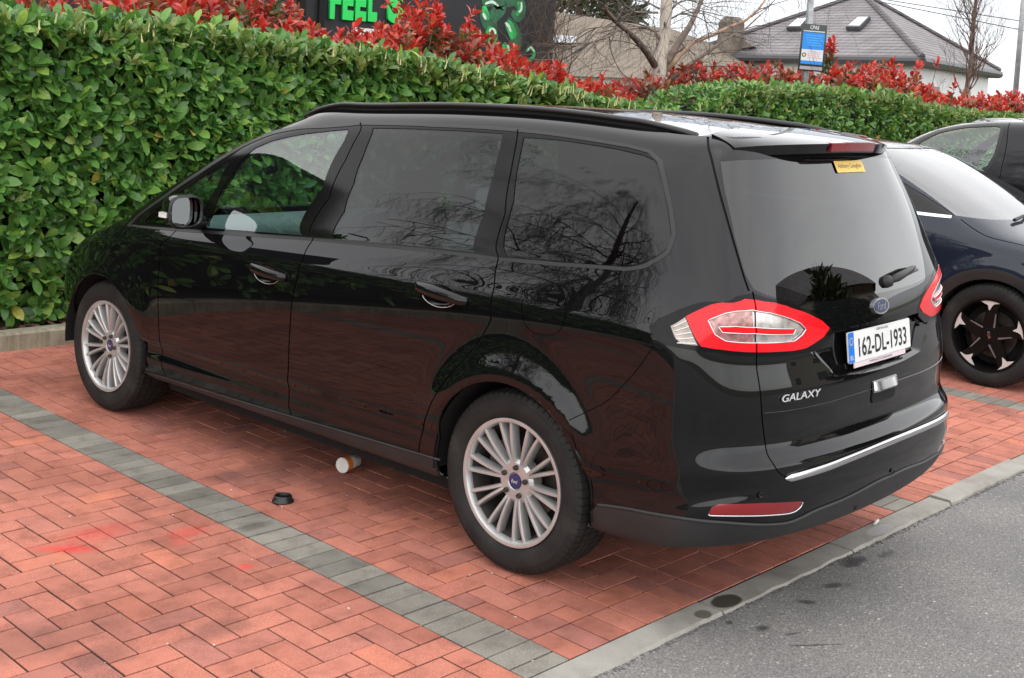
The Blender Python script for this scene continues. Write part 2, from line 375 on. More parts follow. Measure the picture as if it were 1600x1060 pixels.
# flush kerb between paving and road
kerb = link('kerb', mesh('kerb', [(-30, -0.19, -0.02), (40, -0.19, -0.02), (40, -0.075, -0.02), (-30, -0.075, -0.02)], [(0, 1, 2, 3)], MATS['joint_sand']), kind='structure')
for k in range(-8, 18):
    x0 = 0.705+0.935*k if k <= 0 else 0.705+0.93*k
    L = 0.925
    mb = MB(); n = 14; top = []; dz = 0.0
    if k == 0: dz = -0.004
    if k == 2: dz = 0.010
    rnd = random.Random(50+k)
    yo = [-0.187+rnd.uniform(-.006, .004) for _ in range(n+1)]
    v = []; f = []
    for i in range(n+1):
        xx = x0+0.003+(L-0.004)*i/n; e = 0.004
        v += [(xx, -0.0755, -0.08), (xx, -0.0755, dz-e), (xx, -0.0755-e, dz), (xx, yo[i]+0.008, dz+rnd.uniform(-.001, .001)), (xx, yo[i], dz-0.010), (xx, yo[i], -0.08)]
    for i in range(n):
        for j in range(5): f.append((i*6+j, i*6+j+1, i*6+7+j, i*6+6+j))
    f.append((0, 1, 2, 3, 4, 5)[::-1]); f.append(tuple(n*6+j for j in range(6)))
    mb.add(v, f); o = mb.obj('kerb_stone', MATS['kerb_concrete'], kerb); fix_normals(o.data)
# raised kerb and planting bed along the hedge
bed = sheet('planting_bed', -30, 45, 5.06, 9.0, 0.09, plain('soil', (0.035, 0.022, 0.014), 0.95, noise=0.5, nscale=12, bump=0.6, bscale=30))
bk = link('back_kerb', mesh('back_kerb', [(-30, 4.95, -0.003), (45, 4.95, -0.003), (45, 5.05, -0.003), (-30, 5.05, -0.003)], [(0, 1, 2, 3)], MATS['joint_sand']), kind='structure')
for k in range(-20, 40):
    mb = MB(); x0 = 0.33+0.915*k; mb.box(x0, x0+0.91, 4.945+random.uniform(-.002, .002), 5.07, -0.05, 0.118, 0.018)
    mb.obj('kerb_stone', MATS['back_kerb_concrete'], bk)
mulch_m = plain('bark_mulch', (0.10, 0.052, 0.033), 0.95, noise=0.6, nscale=9)
V = []; F = []
for k in range(2600):
    x, y = random.uniform(-1.5, 8), 5.08+abs(random.gauss(0, .16)); L, W_ = random.uniform(.015, .05), random.uniform(.006, .018); a = random.uniform(0, 3.14)
    z = 0.093+random.uniform(0, .02); tx, ty = random.gauss(0, .3), random.gauss(0, .3); n = len(V); c, s = math.cos(a), math.sin(a)
    for p, q in ((-1, -1), (1, -1), (1, 1), (-1, 1)):
        V.append((x+c*p*L-s*q*W_, y+s*p*L+c*q*W_, z+tx*p*L+ty*q*W_+.004))
    F.append((n, n+1, n+2, n+3))
link('bark_mulch', mesh('bark_mulch', V, F, mulch_m), label='brown bark chips under the laurel hedge behind the kerb', cat='mulch', kind='stuff')
# ------------------------------------------------------------------ vehicle materials
def paint(name, base, rough=0.02, coat=1.0, spec=0.0):
    m, t, o = nodes(name); b = pbr(t, o, Base_Color=base, Roughness=0.5, Coat_Weight=coat, Coat_IOR=1.45, Coat_Roughness=rough, Specular_IOR_Level=spec)
    tcn = N(t, 'ShaderNodeTexCoord'); n = N(t, 'ShaderNodeTexNoise', Scale=3.0, Detail=6.0, Roughness=0.7); t.links.new(tcn.outputs['Object'], n.inputs['Vector'])
    t.links.new(mth(t, 'MULTIPLY', n.outputs['Fac'], rough*0.8), b.inputs['Coat Roughness'])   # faint road film
    return m
def glassy(name, tint, f0=0.05, rough=0.0):
    m, t, o = nodes(name)
    tr = N(t, 'ShaderNodeBsdfTransparent'); tr.inputs[0].default_value = (*tint, 1)
    gl = N(t, 'ShaderNodeBsdfGlossy', Roughness=rough); lw = N(t, 'ShaderNodeLayerWeight', Blend=0.5)
    fr5 = mth(t, 'ADD', mth(t, 'MULTIPLY', mth(t, 'POWER', lw.outputs['Facing'], 4.0), 1-f0), f0, True)   # Schlick reflectance of a thin pane, both faces
    mxs = N(t, 'ShaderNodeMixShader'); t.links.new(fr5, mxs.inputs[0]); t.links.new(tr.outputs[0], mxs.inputs[1]); t.links.new(gl.outputs[0], mxs.inputs[2])
    t.links.new(mxs.outputs[0], o.inputs[0]); return m
paint('black_paint', (0.0035, 0.0036, 0.0042)); paint('blue_paint', (0.009, 0.013, 0.026), spec=0.1); paint('van_paint', (0.007, 0.007, 0.009), rough=.12); plain('wheel_black', (.004, .004, .004), .35, Specular_IOR_Level=.2)
plain('gap_black', (0.002, 0.002, 0.002), 0.9); plain('trim_black', (0.012, 0.0115, 0.0115), 0.38, bump=0.05, bscale=400)
plain('plastic_grey', (0.017, 0.0165, 0.0165), 0.5, noise=0.25, nscale=6, bump=0.10, bscale=500)
plain('gloss_black', (0.004, 0.004, 0.004), 0.08, Specular_IOR_Level=0.22)
glassy('clear_glass', (0.72, 0.95, 0.92), 0.15); glassy('privacy_glass', (0.10, 0.115, 0.12), 0.05); glassy('screen_glass', (0.62, 0.80, 0.78), 0.08); glassy('rear_glass', (0.05, 0.060, 0.062), 0.088); glassy('bright_glass', (0.42, 0.55, 0.55), 0.28)  # last pane: reflectance raised to brighten the sky mirrored in one windscreen
plain('alloy', (0.53, 0.53, 0.52), 0.32, 0.6, noise=0.12, nscale=14); plain('barrel_grey', (0.055, 0.050, 0.047), 0.6, 0.3, noise=.4, nscale=12); plain('alloy_dark', (0.20, 0.19, 0.18), 0.5, 0.6)
plain('bright_metal', (0.80, 0.80, 0.80), 0.38, 0.7); plain('chrome', (0.75, 0.75, 0.75), 0.10, 1.0); plain('satin_chrome', (0.62, 0.62, 0.63), 0.22, 1.0)
plain('brake_steel', (0.085, 0.072, 0.064), 0.5, 0.8, noise=0.4, nscale=20)
def tyre_mat():
    m, t, o = nodes('tyre_rubber'); b = pbr(t, o, Roughness=0.72, Specular_IOR_Level=0.35)
    tcn = N(t, 'ShaderNodeTexCoord'); n = N(t, 'ShaderNodeTexNoise', Scale=9.0, Detail=7.0); t.links.new(tcn.outputs['Object'], n.inputs['Vector'])
    t.links.new(ramp(t, n.outputs['Fac'], [(0.35, (0.009, 0.0085, 0.0085)), (0.6, (0.017, 0.016, 0.015)), (0.8, (0.034, 0.030, 0.027))]), b.inputs['Base Color'])
    n2 = N(t, 'ShaderNodeTexNoise', Scale=180.0); t.links.new(tcn.outputs['Object'], n2.inputs['Vector'])
    bp = N(t, 'ShaderNodeBump', Strength=0.15, Distance=0.003); t.links.new(n2.outputs['Fac'], bp.inputs['Height']); t.links.new(bp.outputs[0], b.inputs['Normal'])
tyre_mat()
plain('lens_red', (0.80, 0.004, 0.012), 0.25, Specular_IOR_Level=0.2, Coat_Weight=0.45, Coat_Roughness=0.03, Subsurface_Weight=0.0)
plain('lens_dark_red', (0.22, 0.003, 0.008), 0.15, Coat_Weight=1.0, Coat_Roughness=0.03)
plain('lens_pink', (0.80, 0.55, 0.55), 0.25, 0.3, Coat_Weight=1.0, Coat_Roughness=0.03, noise=0.25, nscale=40)
plain('lens_silver', (0.62, 0.58, 0.57), 0.20, 0.7, Coat_Weight=1.0, Coat_Roughness=0.03, noise=0.35, nscale=35)
plain('lens_smoke', (0.40, 0.20, 0.19), 0.2, 0.5, Coat_Weight=1.0, Coat_Roughness=0.03, noise=0.6, nscale=45); plain('lens_warm', (0.30, 0.25, 0.21), 0.25, 0.6, Coat_Weight=1.0, Coat_Roughness=0.03, noise=0.35, nscale=30)
plain('seat_cloth', (0.022, 0.022, 0.025), 0.9, bump=0.2, bscale=300); plain('dash_plastic', (0.055, 0.058, 0.060), 0.6); plain('headliner', (0.50, 0.49, 0.46), 0.9); plain('door_trim', (0.62, 0.64, 0.62), 0.7)
plain('plate_white', (0.76, 0.76, 0.74), 0.35, noise=0.05, nscale=8); plain('plate_blue', (0.0, 0.16, 0.62), 0.35); plain('plate_ink', (0.010, 0.010, 0.010), 0.4); plain('plate_pink', (0.72, 0.60, 0.62), 0.45); plain('ink_blue', (0.05, 0.05, 0.14), 0.5)
plain('sticker_orange', (0.92, 0.60, 0.12), 0.5); plain('sticker_ink', (0.12, 0.05, 0.10), 0.6); plain('badge_blue', (0.006, 0.022, 0.10), 0.15, Coat_Weight=1.0); plain('mirror_glass', (0.85, 0.88, 0.88), 0.02, 1.0)
plain('white_plastic', (0.72, 0.72, 0.70), 0.4); plain('bronze_face', (0.66, 0.62, 0.59), 0.35, 0.2)
# ------------------------------------------------------------------ lofted car bodies
class Body:
    """half body lofted as a cubic B-spline through a net of (half width, y, z) points; rows go up, columns go from rear centre round the side to front centre"""
    def __init__(s, net, root_loc, root_rot, visible_sign, nu=12, nv=8, bumps=()):
        P0 = np.array(net, float)
        def smooth(A, axis, sym):
            A = np.moveaxis(A, axis, 0)
            if sym: lo = A[1]*np.array([-1, 1, 1]); hi = A[-2]*np.array([-1, 1, 1])
            else: lo = 2*A[0]-A[1]; hi = 2*A[-1]-A[-2]
            E_ = np.concatenate([lo[None], A, hi[None]])
            return np.moveaxis((E_[:-2]+4*E_[1:-1]+E_[2:])/6, 0, axis)
        Q = P0.copy()
        for _ in range(2):                 # pull the spline back on to the given points
            Q = Q + 0.85*(P0-smooth(smooth(Q, 1, True), 0, False))
        lo = Q[:, 1:2]*np.array([-1, 1, 1]); hi = Q[:, -2:-1]*np.array([-1, 1, 1])
        Q = np.concatenate([lo, Q, hi], 1)
        Q = np.concatenate([2*Q[0:1]-Q[1:2], Q, 2*Q[-1:]-Q[-2:-1]], 0)
        s.Q = Q; s.M, s.N = P0.shape[0], P0.shape[1]; s.bumps = bumps; s.sg = visible_sign
        s.loc, s.rot = root_loc, root_rot
        c, q = math.cos(root_rot), math.sin(root_rot)
        R = np.array([[c, -q, 0], [q, c, 0], [0, 0, 1]]); s.R = R
        s.o_l = R.T@(CPOS-np.array([*root_loc]))
        s.gu = np.linspace(0, s.N-1, (s.N-1)*nu+1); s.gv = np.linspace(0, s.M-1, (s.M-1)*nv+1)
        U, V_ = np.meshgrid(s.gu, s.gv); s.U, s.V_ = U, V_
        G = s.pos(U.ravel(), V_.ravel()); G = G*np.array([visible_sign, 1, 1]); s.G = G
        nw = len(s.gu); f = []
        for j in range(len(s.gv)-1):
            for i in range(nw-1): a = j*nw+i; f.append((a, a+1, a+nw+1, a+nw))
        s.nw = nw
        s.bvh = BVHTree.FromPolygons([tuple(g) for g in G], f)
    def pos(s, u, v):
        u = np.clip(np.asarray(u, float), 0, s.N-1); v = np.clip(np.asarray(v, float), 0, s.M-1)
        iu = np.minimum(np.floor(u).astype(int), s.N-2); iv = np.minimum(np.floor(v).astype(int), s.M-2)
        def B(t): return np.stack([(1-t)**3/6, (3*t**3-6*t**2+4)/6, (-3*t**3+3*t**2+3*t+1)/6, t**3/6], -1)
        bu, bv = B(u-iu), B(v-iv); r = np.zeros(u.shape+(3,))
        for a in range(4):
            for b in range(4): r += (bv[..., a]*bu[..., b])[..., None]*s.Q[iv+a, iu+b]
        for (yc, zc, rad, wid, amp) in s.bumps:       # wheel-arch flares
            d = np.hypot(r[..., 1]-yc, r[..., 2]-zc)
            q_ = np.clip((r[..., 2]-zc-0.02)/0.28, 0, 1); r[..., 0] += amp*(q_*q_*(3-2*q_))*np.exp(-((d-rad)/wid)**2)*np.clip(r[..., 0]/0.8, 0, 1)
        r[..., 0] = np.maximum(r[..., 0], 0)
        return r
    def nrm(s, u, v):
        e = 2e-3
        du = s.pos(np.minimum(u+e, s.N-1), v)-s.pos(np.maximum(u-e, 0), v); dv = s.pos(u, np.minimum(v+e, s.M-1))-s.pos(u, np.maximum(v-e, 0))
        n = np.cross(du, dv); n /= np.linalg.norm(n, axis=-1, keepdims=True)+1e-12
        ctr = np.array([0, 1.2, 0.9]); p = s.pos(u, v)
        flip = np.sign(np.sum(n*(p-ctr), -1, keepdims=True)); flip[flip == 0] = 1
        n = n*flip
        c0 = (u < 1e-6) | (u > s.N-1-1e-6); n[c0, 0] = 0; n /= np.linalg.norm(n, axis=-1, keepdims=True)+1e-12
        return n
    def px(s, q):
        d = s.R.T@ray(q); d = d/np.linalg.norm(d)
        h = s.bvh.ray_cast(Vector(s.o_l), Vector(d))
        if h[0] is None:
            rel = s.G-s.o_l; t = rel@d; perp = np.linalg.norm(rel-t[:, None]*d, axis=1); k = int(np.argmin(perp)); j, i = divmod(k, s.nw)
            return np.array([s.gu[i], s.gv[j]])
        return s.near(np.array(h[0])*np.array([s.sg, 1, 1]), h[2])
    def near(s, p, cell=None):
        if cell is None:
            g = s.G*np.array([s.sg, 1, 1]); k = int(np.argmin(np.linalg.norm(g-p, axis=1))); j, i = divmod(k, s.nw)
        else: j, i = divmod(cell, s.nw-1)
        u, v = s.gu[min(i, s.nw-1)], s.gv[min(j, len(s.gv)-1)]
        for _ in range(12):
            e = 1e-3
            p0 = s.pos(np.array([u]), np.array([v]))[0]; ju = (s.pos(np.array([u+e]), np.array([v]))[0]-p0)/e; jv = (s.pos(np.array([u]), np.array([v+e]))[0]-p0)/e
            J = np.stack([ju, jv], 1); d, *_ = np.linalg.lstsq(J, p-p0, rcond=None); d = np.clip(d, -0.3, 0.3)
            u = float(np.clip(u+d[0], 0, s.N-1-1e-3)); v = float(np.clip(v+d[1], 0, s.M-1-1e-3))
        return np.array([u, v])
    def side(s, y, z):          # side coordinates
        if not hasattr(s, 'coarse'): idx = np.arange(len(s.G))[::7]; s.coarse = idx[np.abs(s.G[idx, 0]) > 0.45]
        g = s.G[s.coarse]; k = int(s.coarse[np.argmin((g[:, 1]-y)**2+(g[:, 2]-z)**2)]); j, i = divmod(k, s.nw); u, v = s.gu[i], s.gv[j]
        return s._solve(u, v, (1, 2), (y, z))
    def rear(s, x, z):
        m = (s.U.ravel() < 4.6); g = s.G; k = int(np.argmin((np.abs(g[:, 0])-x)**2+(g[:, 2]-z)**2+(~m)*9)); j, i = divmod(k, s.nw)
        return s._solve(s.gu[i], s.gv[j], (0, 2), (x, z))
    def _solve(s, u, v, ax, tgt):
        ax = list(ax)
        for _ in range(12):
            e = 1e-3; p0 = s.pos(np.array([u]), np.array([v]))[0]; ju = (s.pos(np.array([u+e]), np.array([v]))[0]-p0)/e; jv = (s.pos(np.array([u]), np.array([v+e]))[0]-p0)/e
            J = np.stack([ju[ax], jv[ax]], 1); d, *_ = np.linalg.lstsq(J, np.array(tgt)-p0[ax], rcond=None); d = np.clip(d, -.3, .3)
            u = float(np.clip(u+d[0], 0, s.N-1)); v = float(np.clip(v+d[1], 0, s.M-1))
        return np.array([u, v])
    def pt(s, spec):
        if isinstance(spec[0], str):
            k = spec[0]
            if k == 's': return s.side(spec[1], spec[2])
            if k == 'r': return s.rear(spec[1], spec[2])
            if k == 'u': return np.array(spec[1:], float)
        return s.px(spec)
    def line(s, specs, closed=False, step=0.10, curve=True):
        """polyline in uv, densified; pixel points are smoothed with a Catmull-Rom curve first"""
        p = np.array([s.pt(q) for q in specs]); n = len(p); outp = []
        for i in range(n if closed else n-1):
            a, b = p[i], p[(i+1) % n]
            k = max(1, int(np.ceil(np.max(np.abs(b-a))/step)))
            for j in range(k): outp.append(a+(b-a)*j/k)
        if not closed: outp.append(p[-1])
        return np.array(outp)
    def smooth_line(s, specs, closed=False, k=5):
        p = np.array([s.pt(q) for q in specs]); n = len(p); outp = []
        for i in range(n if closed else n-1):
            if closed: a, b, c, d = p[(i-1) % n], p[i], p[(i+1) % n], p[(i+2) % n]
            else: a, b, c, d = p[max(i-1, 0)], p[i], p[i+1], p[min(i+2, n-1)]
            for j in range(k):
                t = j/k; outp.append(0.5*((2*b)+(c-a)*t+(2*a-5*b+4*c-d)*t*t+(3*b-a-3*c+d)*t**3))
        if not closed: outp.append(p[-1])
        return np.array(outp)
    def strip(s, ln, hw):
        """a thin closed band of half width hw metres along a uv line"""
        u, v = ln[:, 0], ln[:, 1]; e = 1e-3
        ju = (s.pos(u+e, v)-s.pos(u-e, v))/(2*e); jv = (s.pos(u, v+e)-s.pos(u, v-e))/(2*e); n = np.cross(ju, jv); n /= np.linalg.norm(n, axis=1, keepdims=True)+1e-12
        t2 = np.gradient(ln, axis=0); t3 = ju*t2[:, :1]+jv*t2[:, 1:]; t3 /= np.linalg.norm(t3, axis=1, keepdims=True)+1e-12
        w3 = np.cross(n, t3)*hw; off = np.empty_like(ln)
        for i in range(len(ln)):
            J = np.stack([ju[i], jv[i]], 1); off[i], *_ = np.linalg.lstsq(J, w3[i], rcond=None)
        off = np.clip(off, -0.4, 0.4)
        return np.concatenate([ln+off, (ln-off)[::-1]])
    def tessellate(s, polys, holes=()):
        """constrained triangulation of the uv rectangle; polys: list of (name, uv polygon), first match wins; returns uv, tris, region of each tri"""
        SU, SV = 0.22, 0.075
        U, V_ = s.U, s.V_
        pts = [(float(a)*SU, float(b)*SV) for a, b in zip(U.ravel(), V_.ravel())]
        edges = []
        um, vm = s.N-1, s.M-1
        def clampuv(p): return (min(max(p[0], 0), um), min(max(p[1], 0), vm))
        for name, poly in polys:
            pl = [clampuv(p) for p in poly]; idx = []
            for p in pl:
                q = (p[0]*SU, p[1]*SV)
                pts.append(q); idx.append(len(pts)-1)
            for a, b in zip(idx, idx[1:]+idx[:1]):
                if (pts[a][0]-pts[b][0])**2+(pts[a][1]-pts[b][1])**2 > 1e-12: edges.append((a, b))
        res = delaunay_2d_cdt([Vector(p) for p in pts], edges, [], 0, 1e-6)
        co = np.array([(a[0]/SU, a[1]/SV) for a in res[0]]); tr = np.array([f for f in res[2] if len(f) == 3])
        ce = co[tr].mean(1); reg = np.full(len(tr), -1)
        for k, (name, poly) in enumerate(polys):
            todo = reg < 0
            x, y = ce[:, 0], ce[:, 1]; inside = np.zeros(len(ce), bool); pl = np.array(poly); j = len(pl)-1
            for i in range(len(pl)):
                xi, yi = pl[i]; xj, yj = pl[j]
                if yi != yj:
                    c = ((yi > y) != (yj > y)) & (x < (xj-xi)*(y-yi)/(yj-yi)+xi); inside ^= c
                j = i
            reg[todo & inside] = k
        s.uv, s.tr, s.reg = co, tr, reg
        s.P3 = s.pos(co[:, 0], co[:, 1]); s.N3 = s.nrm(co[:, 0], co[:, 1])
        s.names = [n for n, _ in polys]
    def part(s, names, sign, off=0.0, skirt=0.006, both=False, disp=None):
        """verts, faces and normals of the regions called names, on one side (or both, joined)"""
        ks = [i for i, n in enumerate(s.names) if n in names]
        m = np.isin(s.reg, ks) if ks else np.zeros(len(s.reg), bool)
        if 'rest' in names: m |= s.reg < 0
        V = []; F = []; NN = []
        for sg in ((sign, -sign) if both else (sign,)):
            t = s.tr[m]
            if len(t) == 0: continue
            ids, inv = np.unique(t, return_inverse=True); t = inv.reshape(t.shape)
            p = s.P3[ids].copy(); n = s.N3[ids].copy()
            o = np.full(len(ids), off)
            if disp is not None: o = o+disp(s.uv[ids], p)
            p = p+n*o[:, None]
            p = p*np.array([sg, 1, 1]); n = n*np.array([sg, 1, 1])
            fn = np.cross(p[t[:, 1]]-p[t[:, 0]], p[t[:, 2]]-p[t[:, 0]]); bad = np.sum(fn*n[t[:, 0]], 1) < 0
            t = t.copy(); t[bad] = t[bad][:, ::-1]
            b = len(V); V += p.tolist(); NN += n.tolist(); F += (t+b).tolist()
            if skirt:
                cnt = {}
                for f in t:
                    for a, c in ((f[0], f[1]), (f[1], f[2]), (f[2], f[0])): cnt[(a, c)] = 1
                for (a, c) in list(cnt):
                    if (c, a) in cnt: continue
                    if p[a][0]*sg < 1e-5 and p[c][0]*sg < 1e-5 and (both): continue
                    e = p[c]-p[a]; out_n = np.cross(e, n[a]); out_n /= np.linalg.norm(out_n)+1e-12
                    k = len(V); V += [p[a].tolist(), p[c].tolist(), (p[c]-n[c]*skirt).tolist(), (p[a]-n[a]*skirt).tolist()]; NN += [out_n.tolist()]*4; F.append((k, k+3, k+2, k+1))
        return V, F, NN
    def obj(s, name, names, mat, parent, sign, off=0.0, skirt=0.006, both=False, disp=None, angle=None, label=None):
        V, F, NN = s.part(names, sign, off, skirt, both, disp)
        if not V: print('EMPTY', name, names); return None
        if angle is not None:
            me = mesh(name, V, F, mat, True); bm = bmesh.new(); bm.from_mesh(me); bmesh.ops.remove_doubles(bm, verts=bm.verts, dist=1e-5); bm.to_mesh(me); bm.free(); me.set_sharp_from_angle(angle=math.radians(angle))
        else: me = mesh(name, V, F, mat, True, normals=NN)
        return link(name, me, parent, label=label)
def rear_cols(W, yr, g, aB, dB, aG, dG):
    return [(W*(aB[i]*(1-g)+aG[i]*g), yr+dB[i]*(1-g)+dG[i]*g) for i in range(len(aB))]
def make_net(rows, aRB, dRB, aRG, dRG, aFB, dFB, aFG, dFG, nmid, wr, wf, zmid, midw=None):
    """rows: (zs, slope, W, zr, yr, zf, yf, g[, arc])"""
    net = []
    for row in rows:
        zs, k, W, zr, yr, zf, yf, g = row[:8]; arc = row[8] if len(row) > 8 else None
        R_ = rear_cols(W, yr, g, aRB, dRB, aRG, dRG); F_ = [(W*(aFB[i]*(1-g)+aFG[i]*g), yf-(dFB[i]*(1-g)+dFG[i]*g)) for i in range(len(aFB))]
        pts = list(R_); (s0, y0), (s1, y1) = R_[-1], F_[0]
        for i in range(1, nmid):
            t = i/nmid; b = 4*t*(1-t); pts.append((s0+(s1-s0)*t+b*0.004*W+(midw(g) if midw else 0)*b, y0+(y1-y0)*t))
        pts += F_; nr, nf = len(R_), len(F_); n = len(pts); line = []
        for i, (s_, y_) in enumerate(pts):
            ya = min(max(y_, -0.65), 3.2); z = zs+k*(zmid-ya)
            if arc: z = zs-arc[0]*max(0, arc[2]-ya)**2-arc[1]*max(0, ya-arc[2])**2
            a = wr[i] if i < len(wr) else 0.0; j = n-1-i; b = wf[j] if j < len(wf) else 0.0
            z = z*(1-a-b)+zr*a+zf*b; line.append((s_, y_, z))
        net.append(line)
    return net
# ------------------------------------------------------------------ wheels
def circle(r, n, a0=0.0): return [(r*math.cos(a0+6.283185*k/n), r*math.sin(a0+6.283185*k/n)) for k in range(n)]
def tyre_mesh(name, R, W, rr, mat, seg=72):
    """tread blocks and side wall; wheel axis along x, outer side at -x"""
    h = W/2; d = 0.0065
    prof = [(-h*0.78, rr-0.004, 0), (-h*0.90, rr+0.010, 0), (-h*0.985, rr+0.035, 0), (-h*1.0, (rr+R)/2+0.002, 0), (-h*0.97, R-0.035, 0), (-h*0.955, R-0.034, 0), (-h*0.93, R-0.026, .3), (-h*0.86, R-0.011, 1), (-h*0.72, R-0.003, 1)]
    for a in (-0.62, -0.25, 0.12, 0.50):
        prof += [(h*(a-0.02), R-0.0005, .6), (h*(a-0.015), R-d-.002, 0), (h*(a+0.045), R-d-.002, 0), (h*(a+0.05), R-0.0005, .6)]
    prof += [(h*0.72, R-0.003, 1), (h*0.86, R-0.011, 1), (h*0.97, R-0.035, 0), (h*1.0, (rr+R)/2, 0), (h*0.9, rr+0.010, 0), (h*0.78, rr-0.004, 0)]
    angs = []
    for k in range(seg):
        a = 6.283185*k/seg; w = 6.283185/seg
        angs += [(a, 0), (a+w*0.80, 0), (a+w*0.83, 1), (a+w*0.97, 1)]
    V = []; m = len(prof)
    for a, cut in angs:
        for x, r, c in prof:
            q = r-(d*0.8*c if cut else 0); V.append((x, q*math.cos(a), q*math.sin(a)))
    F = []; n = len(angs)
    for k in range(n):
        k2 = (k+1) % n
        for i in range(m-1): F.append((k*m+i, k*m+i+1, k2*m+i+1, k2*m+i))
    me = mesh(name, V, F, mat, True); me.set_sharp_from_angle(angle=math.radians(32)); fix_normals(me); return me
def rotx(pts, a):
    c, s = math.cos(a), math.sin(a); return [(x, y*c-z*s, y*s+z*c) for x, y, z in pts]
def spoke_mesh(name, mat, r0, r1, a0, a1, w0, w1, xo0, xo1, dep):
    """one bar of a wheel from radius r0 (angle a0) to r1 (angle a1), rounded face towards -x"""
    V = []; n = 7
    for i in range(n):
        t = i/(n-1); r = r0+(r1-r0)*t; a = a0+(a1-a0)*t**0.8; hw = (w0+(w1-w0)*t)/2; xo = xo0+(xo1-xo0)*t-0.006*math.sin(math.pi*t)
        for q, x in ((-1.0, xo+dep), (-1.0, xo+0.006), (-0.55, xo), (0.55, xo), (1.0, xo+0.006), (1.0, xo+dep)):
            y, z = r, q*hw; V.append((x, y*math.cos(a)-z*math.sin(a), y*math.sin(a)+z*math.cos(a)))
    F = []
    for i in range(n-1):
        for j in range(5): F.append((i*6+j, i*6+j+1, i*6+7+j, i*6+6+j))
    F += [(5, 4, 3, 2, 1, 0), tuple((n-1)*6+j for j in range(6))]
    me = mesh(name, V, F, mat, True); fix_normals(me); me.set_sharp_from_angle(angle=math.radians(50)); return me
WH = {}
def make_wheel(parent, loc, side, R, W, rr, spin, front=False, label=None):
    """multi-spoke alloy wheel; side -1: outer face towards -x"""
    h = W/2
    if 'rim' not in WH:
        b = MB(); b.lathe([(-h*0.70, rr), (-h*0.93, rr+0.004), (-h*0.94, rr-0.001), (-h*0.92, rr-0.010), (-h*0.84, rr-0.016), (-h*0.70, rr-0.019), (-h*0.69, rr-.012)], 72)
        WH['rim'] = b.mesh('wheel', MATS['alloy'], angle=40); fix_normals(WH['rim'])
        b = MB(); b.lathe([(-h*0.72, rr-.017), (-h*0.4, rr-0.026), (h*0.3, rr-0.034), (h*0.8, rr-0.01), (h*0.85, rr)], 48); WH['barrel'] = b.mesh('rim_barrel', MATS['barrel_grey'], angle=40); fix_normals(WH['barrel'])  # barrel darker than the lip, shade behind the spokes put into its grey
        WH['tyre'] = tyre_mesh('tyre', R, W, rr, MATS['tyre_rubber'])
        b = MB(); b.lathe([(-h*0.66, 0.0), (-h*0.66, 0.030), (-h*0.70, 0.034), (-h*0.69, 0.070), (-h*0.60, 0.083), (-h*0.25, 0.088), (-h*0.2, 0.0)], 40); WH['hub'] = b.mesh('hub', MATS['alloy'], angle=35); fix_normals(WH['hub'])
        b = MB(); b.lathe([(-h*0.70, 0.0), (-h*0.715, 0.015), (-h*0.70, 0.0285), (-h*0.65, 0.0295)], 32); WH['cap'] = b.mesh('centre_cap', MATS['badge_blue'], angle=60); fix_normals(WH['cap'])
        b = MB(); b.lathe([(0.0, 0.0), (-0.016, 0.0), (-0.018, 0.004), (-0.018, 0.0075), (-0.014, 0.0095), (0.0, 0.0100)], 12); WH['nut'] = b.mesh('lug_nut', MATS['brake_steel'], angle=40); fix_normals(WH['nut'])
        b = MB(); b.lathe([(-0.004, 0.06), (-0.004, 0.150), (0.016, 0.150), (0.016, 0.06)], 48); WH['disc'] = b.mesh('brake_disc', MATS['brake_steel'], angle=40); fix_normals(WH['disc'])
        b = MB(); b.lathe([(h*0.1, 0.0), (h*0.1, 0.20), (h*0.2, 0.205)], 32); WH['back'] = b.mesh('back_plate', MATS['gap_black'])
        WH['spA'] = spoke_mesh('spoke', MATS['alloy'], 0.055, rr-0.012, -0.075, -0.125, 0.017, 0.0150, -h*0.66, -h*0.86, 0.040)
        WH['spB'] = spoke_mesh('spoke', MATS['alloy'], 0.055, rr-0.012, 0.075, 0.125, 0.017, 0.0150, -h*0.66, -h*0.86, 0.040)
        WH['logo'] = text_mesh('cap_lettering', 'Ford', MATS['white_plastic'], 0.014, 0.030, shear=0.35)
        b = MB(); b.prism([(0.095*math.cos(a)*1.0+0.0, 0.095*math.sin(a)) for a in np.linspace(-.7, .7, 7)]+[(0.165*math.cos(a), 0.165*math.sin(a)) for a in np.linspace(.7, -.7, 7)], -0.05, 0.035, lambda a, c, d: (d, a, c)); WH['cal'] = b.mesh('brake_caliper', MATS['barrel_grey']); fix_normals(WH['cal'])
    wob = link('wheel', WH['rim'], parent, loc=loc, label=label)
    if side > 0: wob.rotation_euler = (spin, 0, math.pi)
    else: wob.rotation_euler = (spin, 0, 0)
    for k, nm in (('tyre', 'tyre'), ('hub', 'hub'), ('cap', 'centre_cap'), ('disc', 'brake_disc'), ('back', 'back_plate'), ('barrel', 'rim_barrel')): link(nm, WH[k], wob)
    link('brake_caliper', WH['cal'], wob, rot=(0.6-spin, 0, 0))
    for k in range(10):
        link('spoke', WH['spA'], wob, rot=(k*0.6283185, 0, 0)); link('spoke', WH['spB'], wob, rot=(k*0.6283185, 0, 0))
    for k in range(5):
        a = k*1.2566+0.314; link('lug_nut', WH['nut'], wob, loc=(-h*0.67, 0.0545*math.cos(a), 0.0545*math.sin(a)))
    lg = link('cap_lettering', WH['logo'], wob, loc=(-h*0.722, 0, 0)); lg.rotation_euler = Matrix.Rotation(-spin, 3, 'X').to_4x4().to_3x3().to_euler()
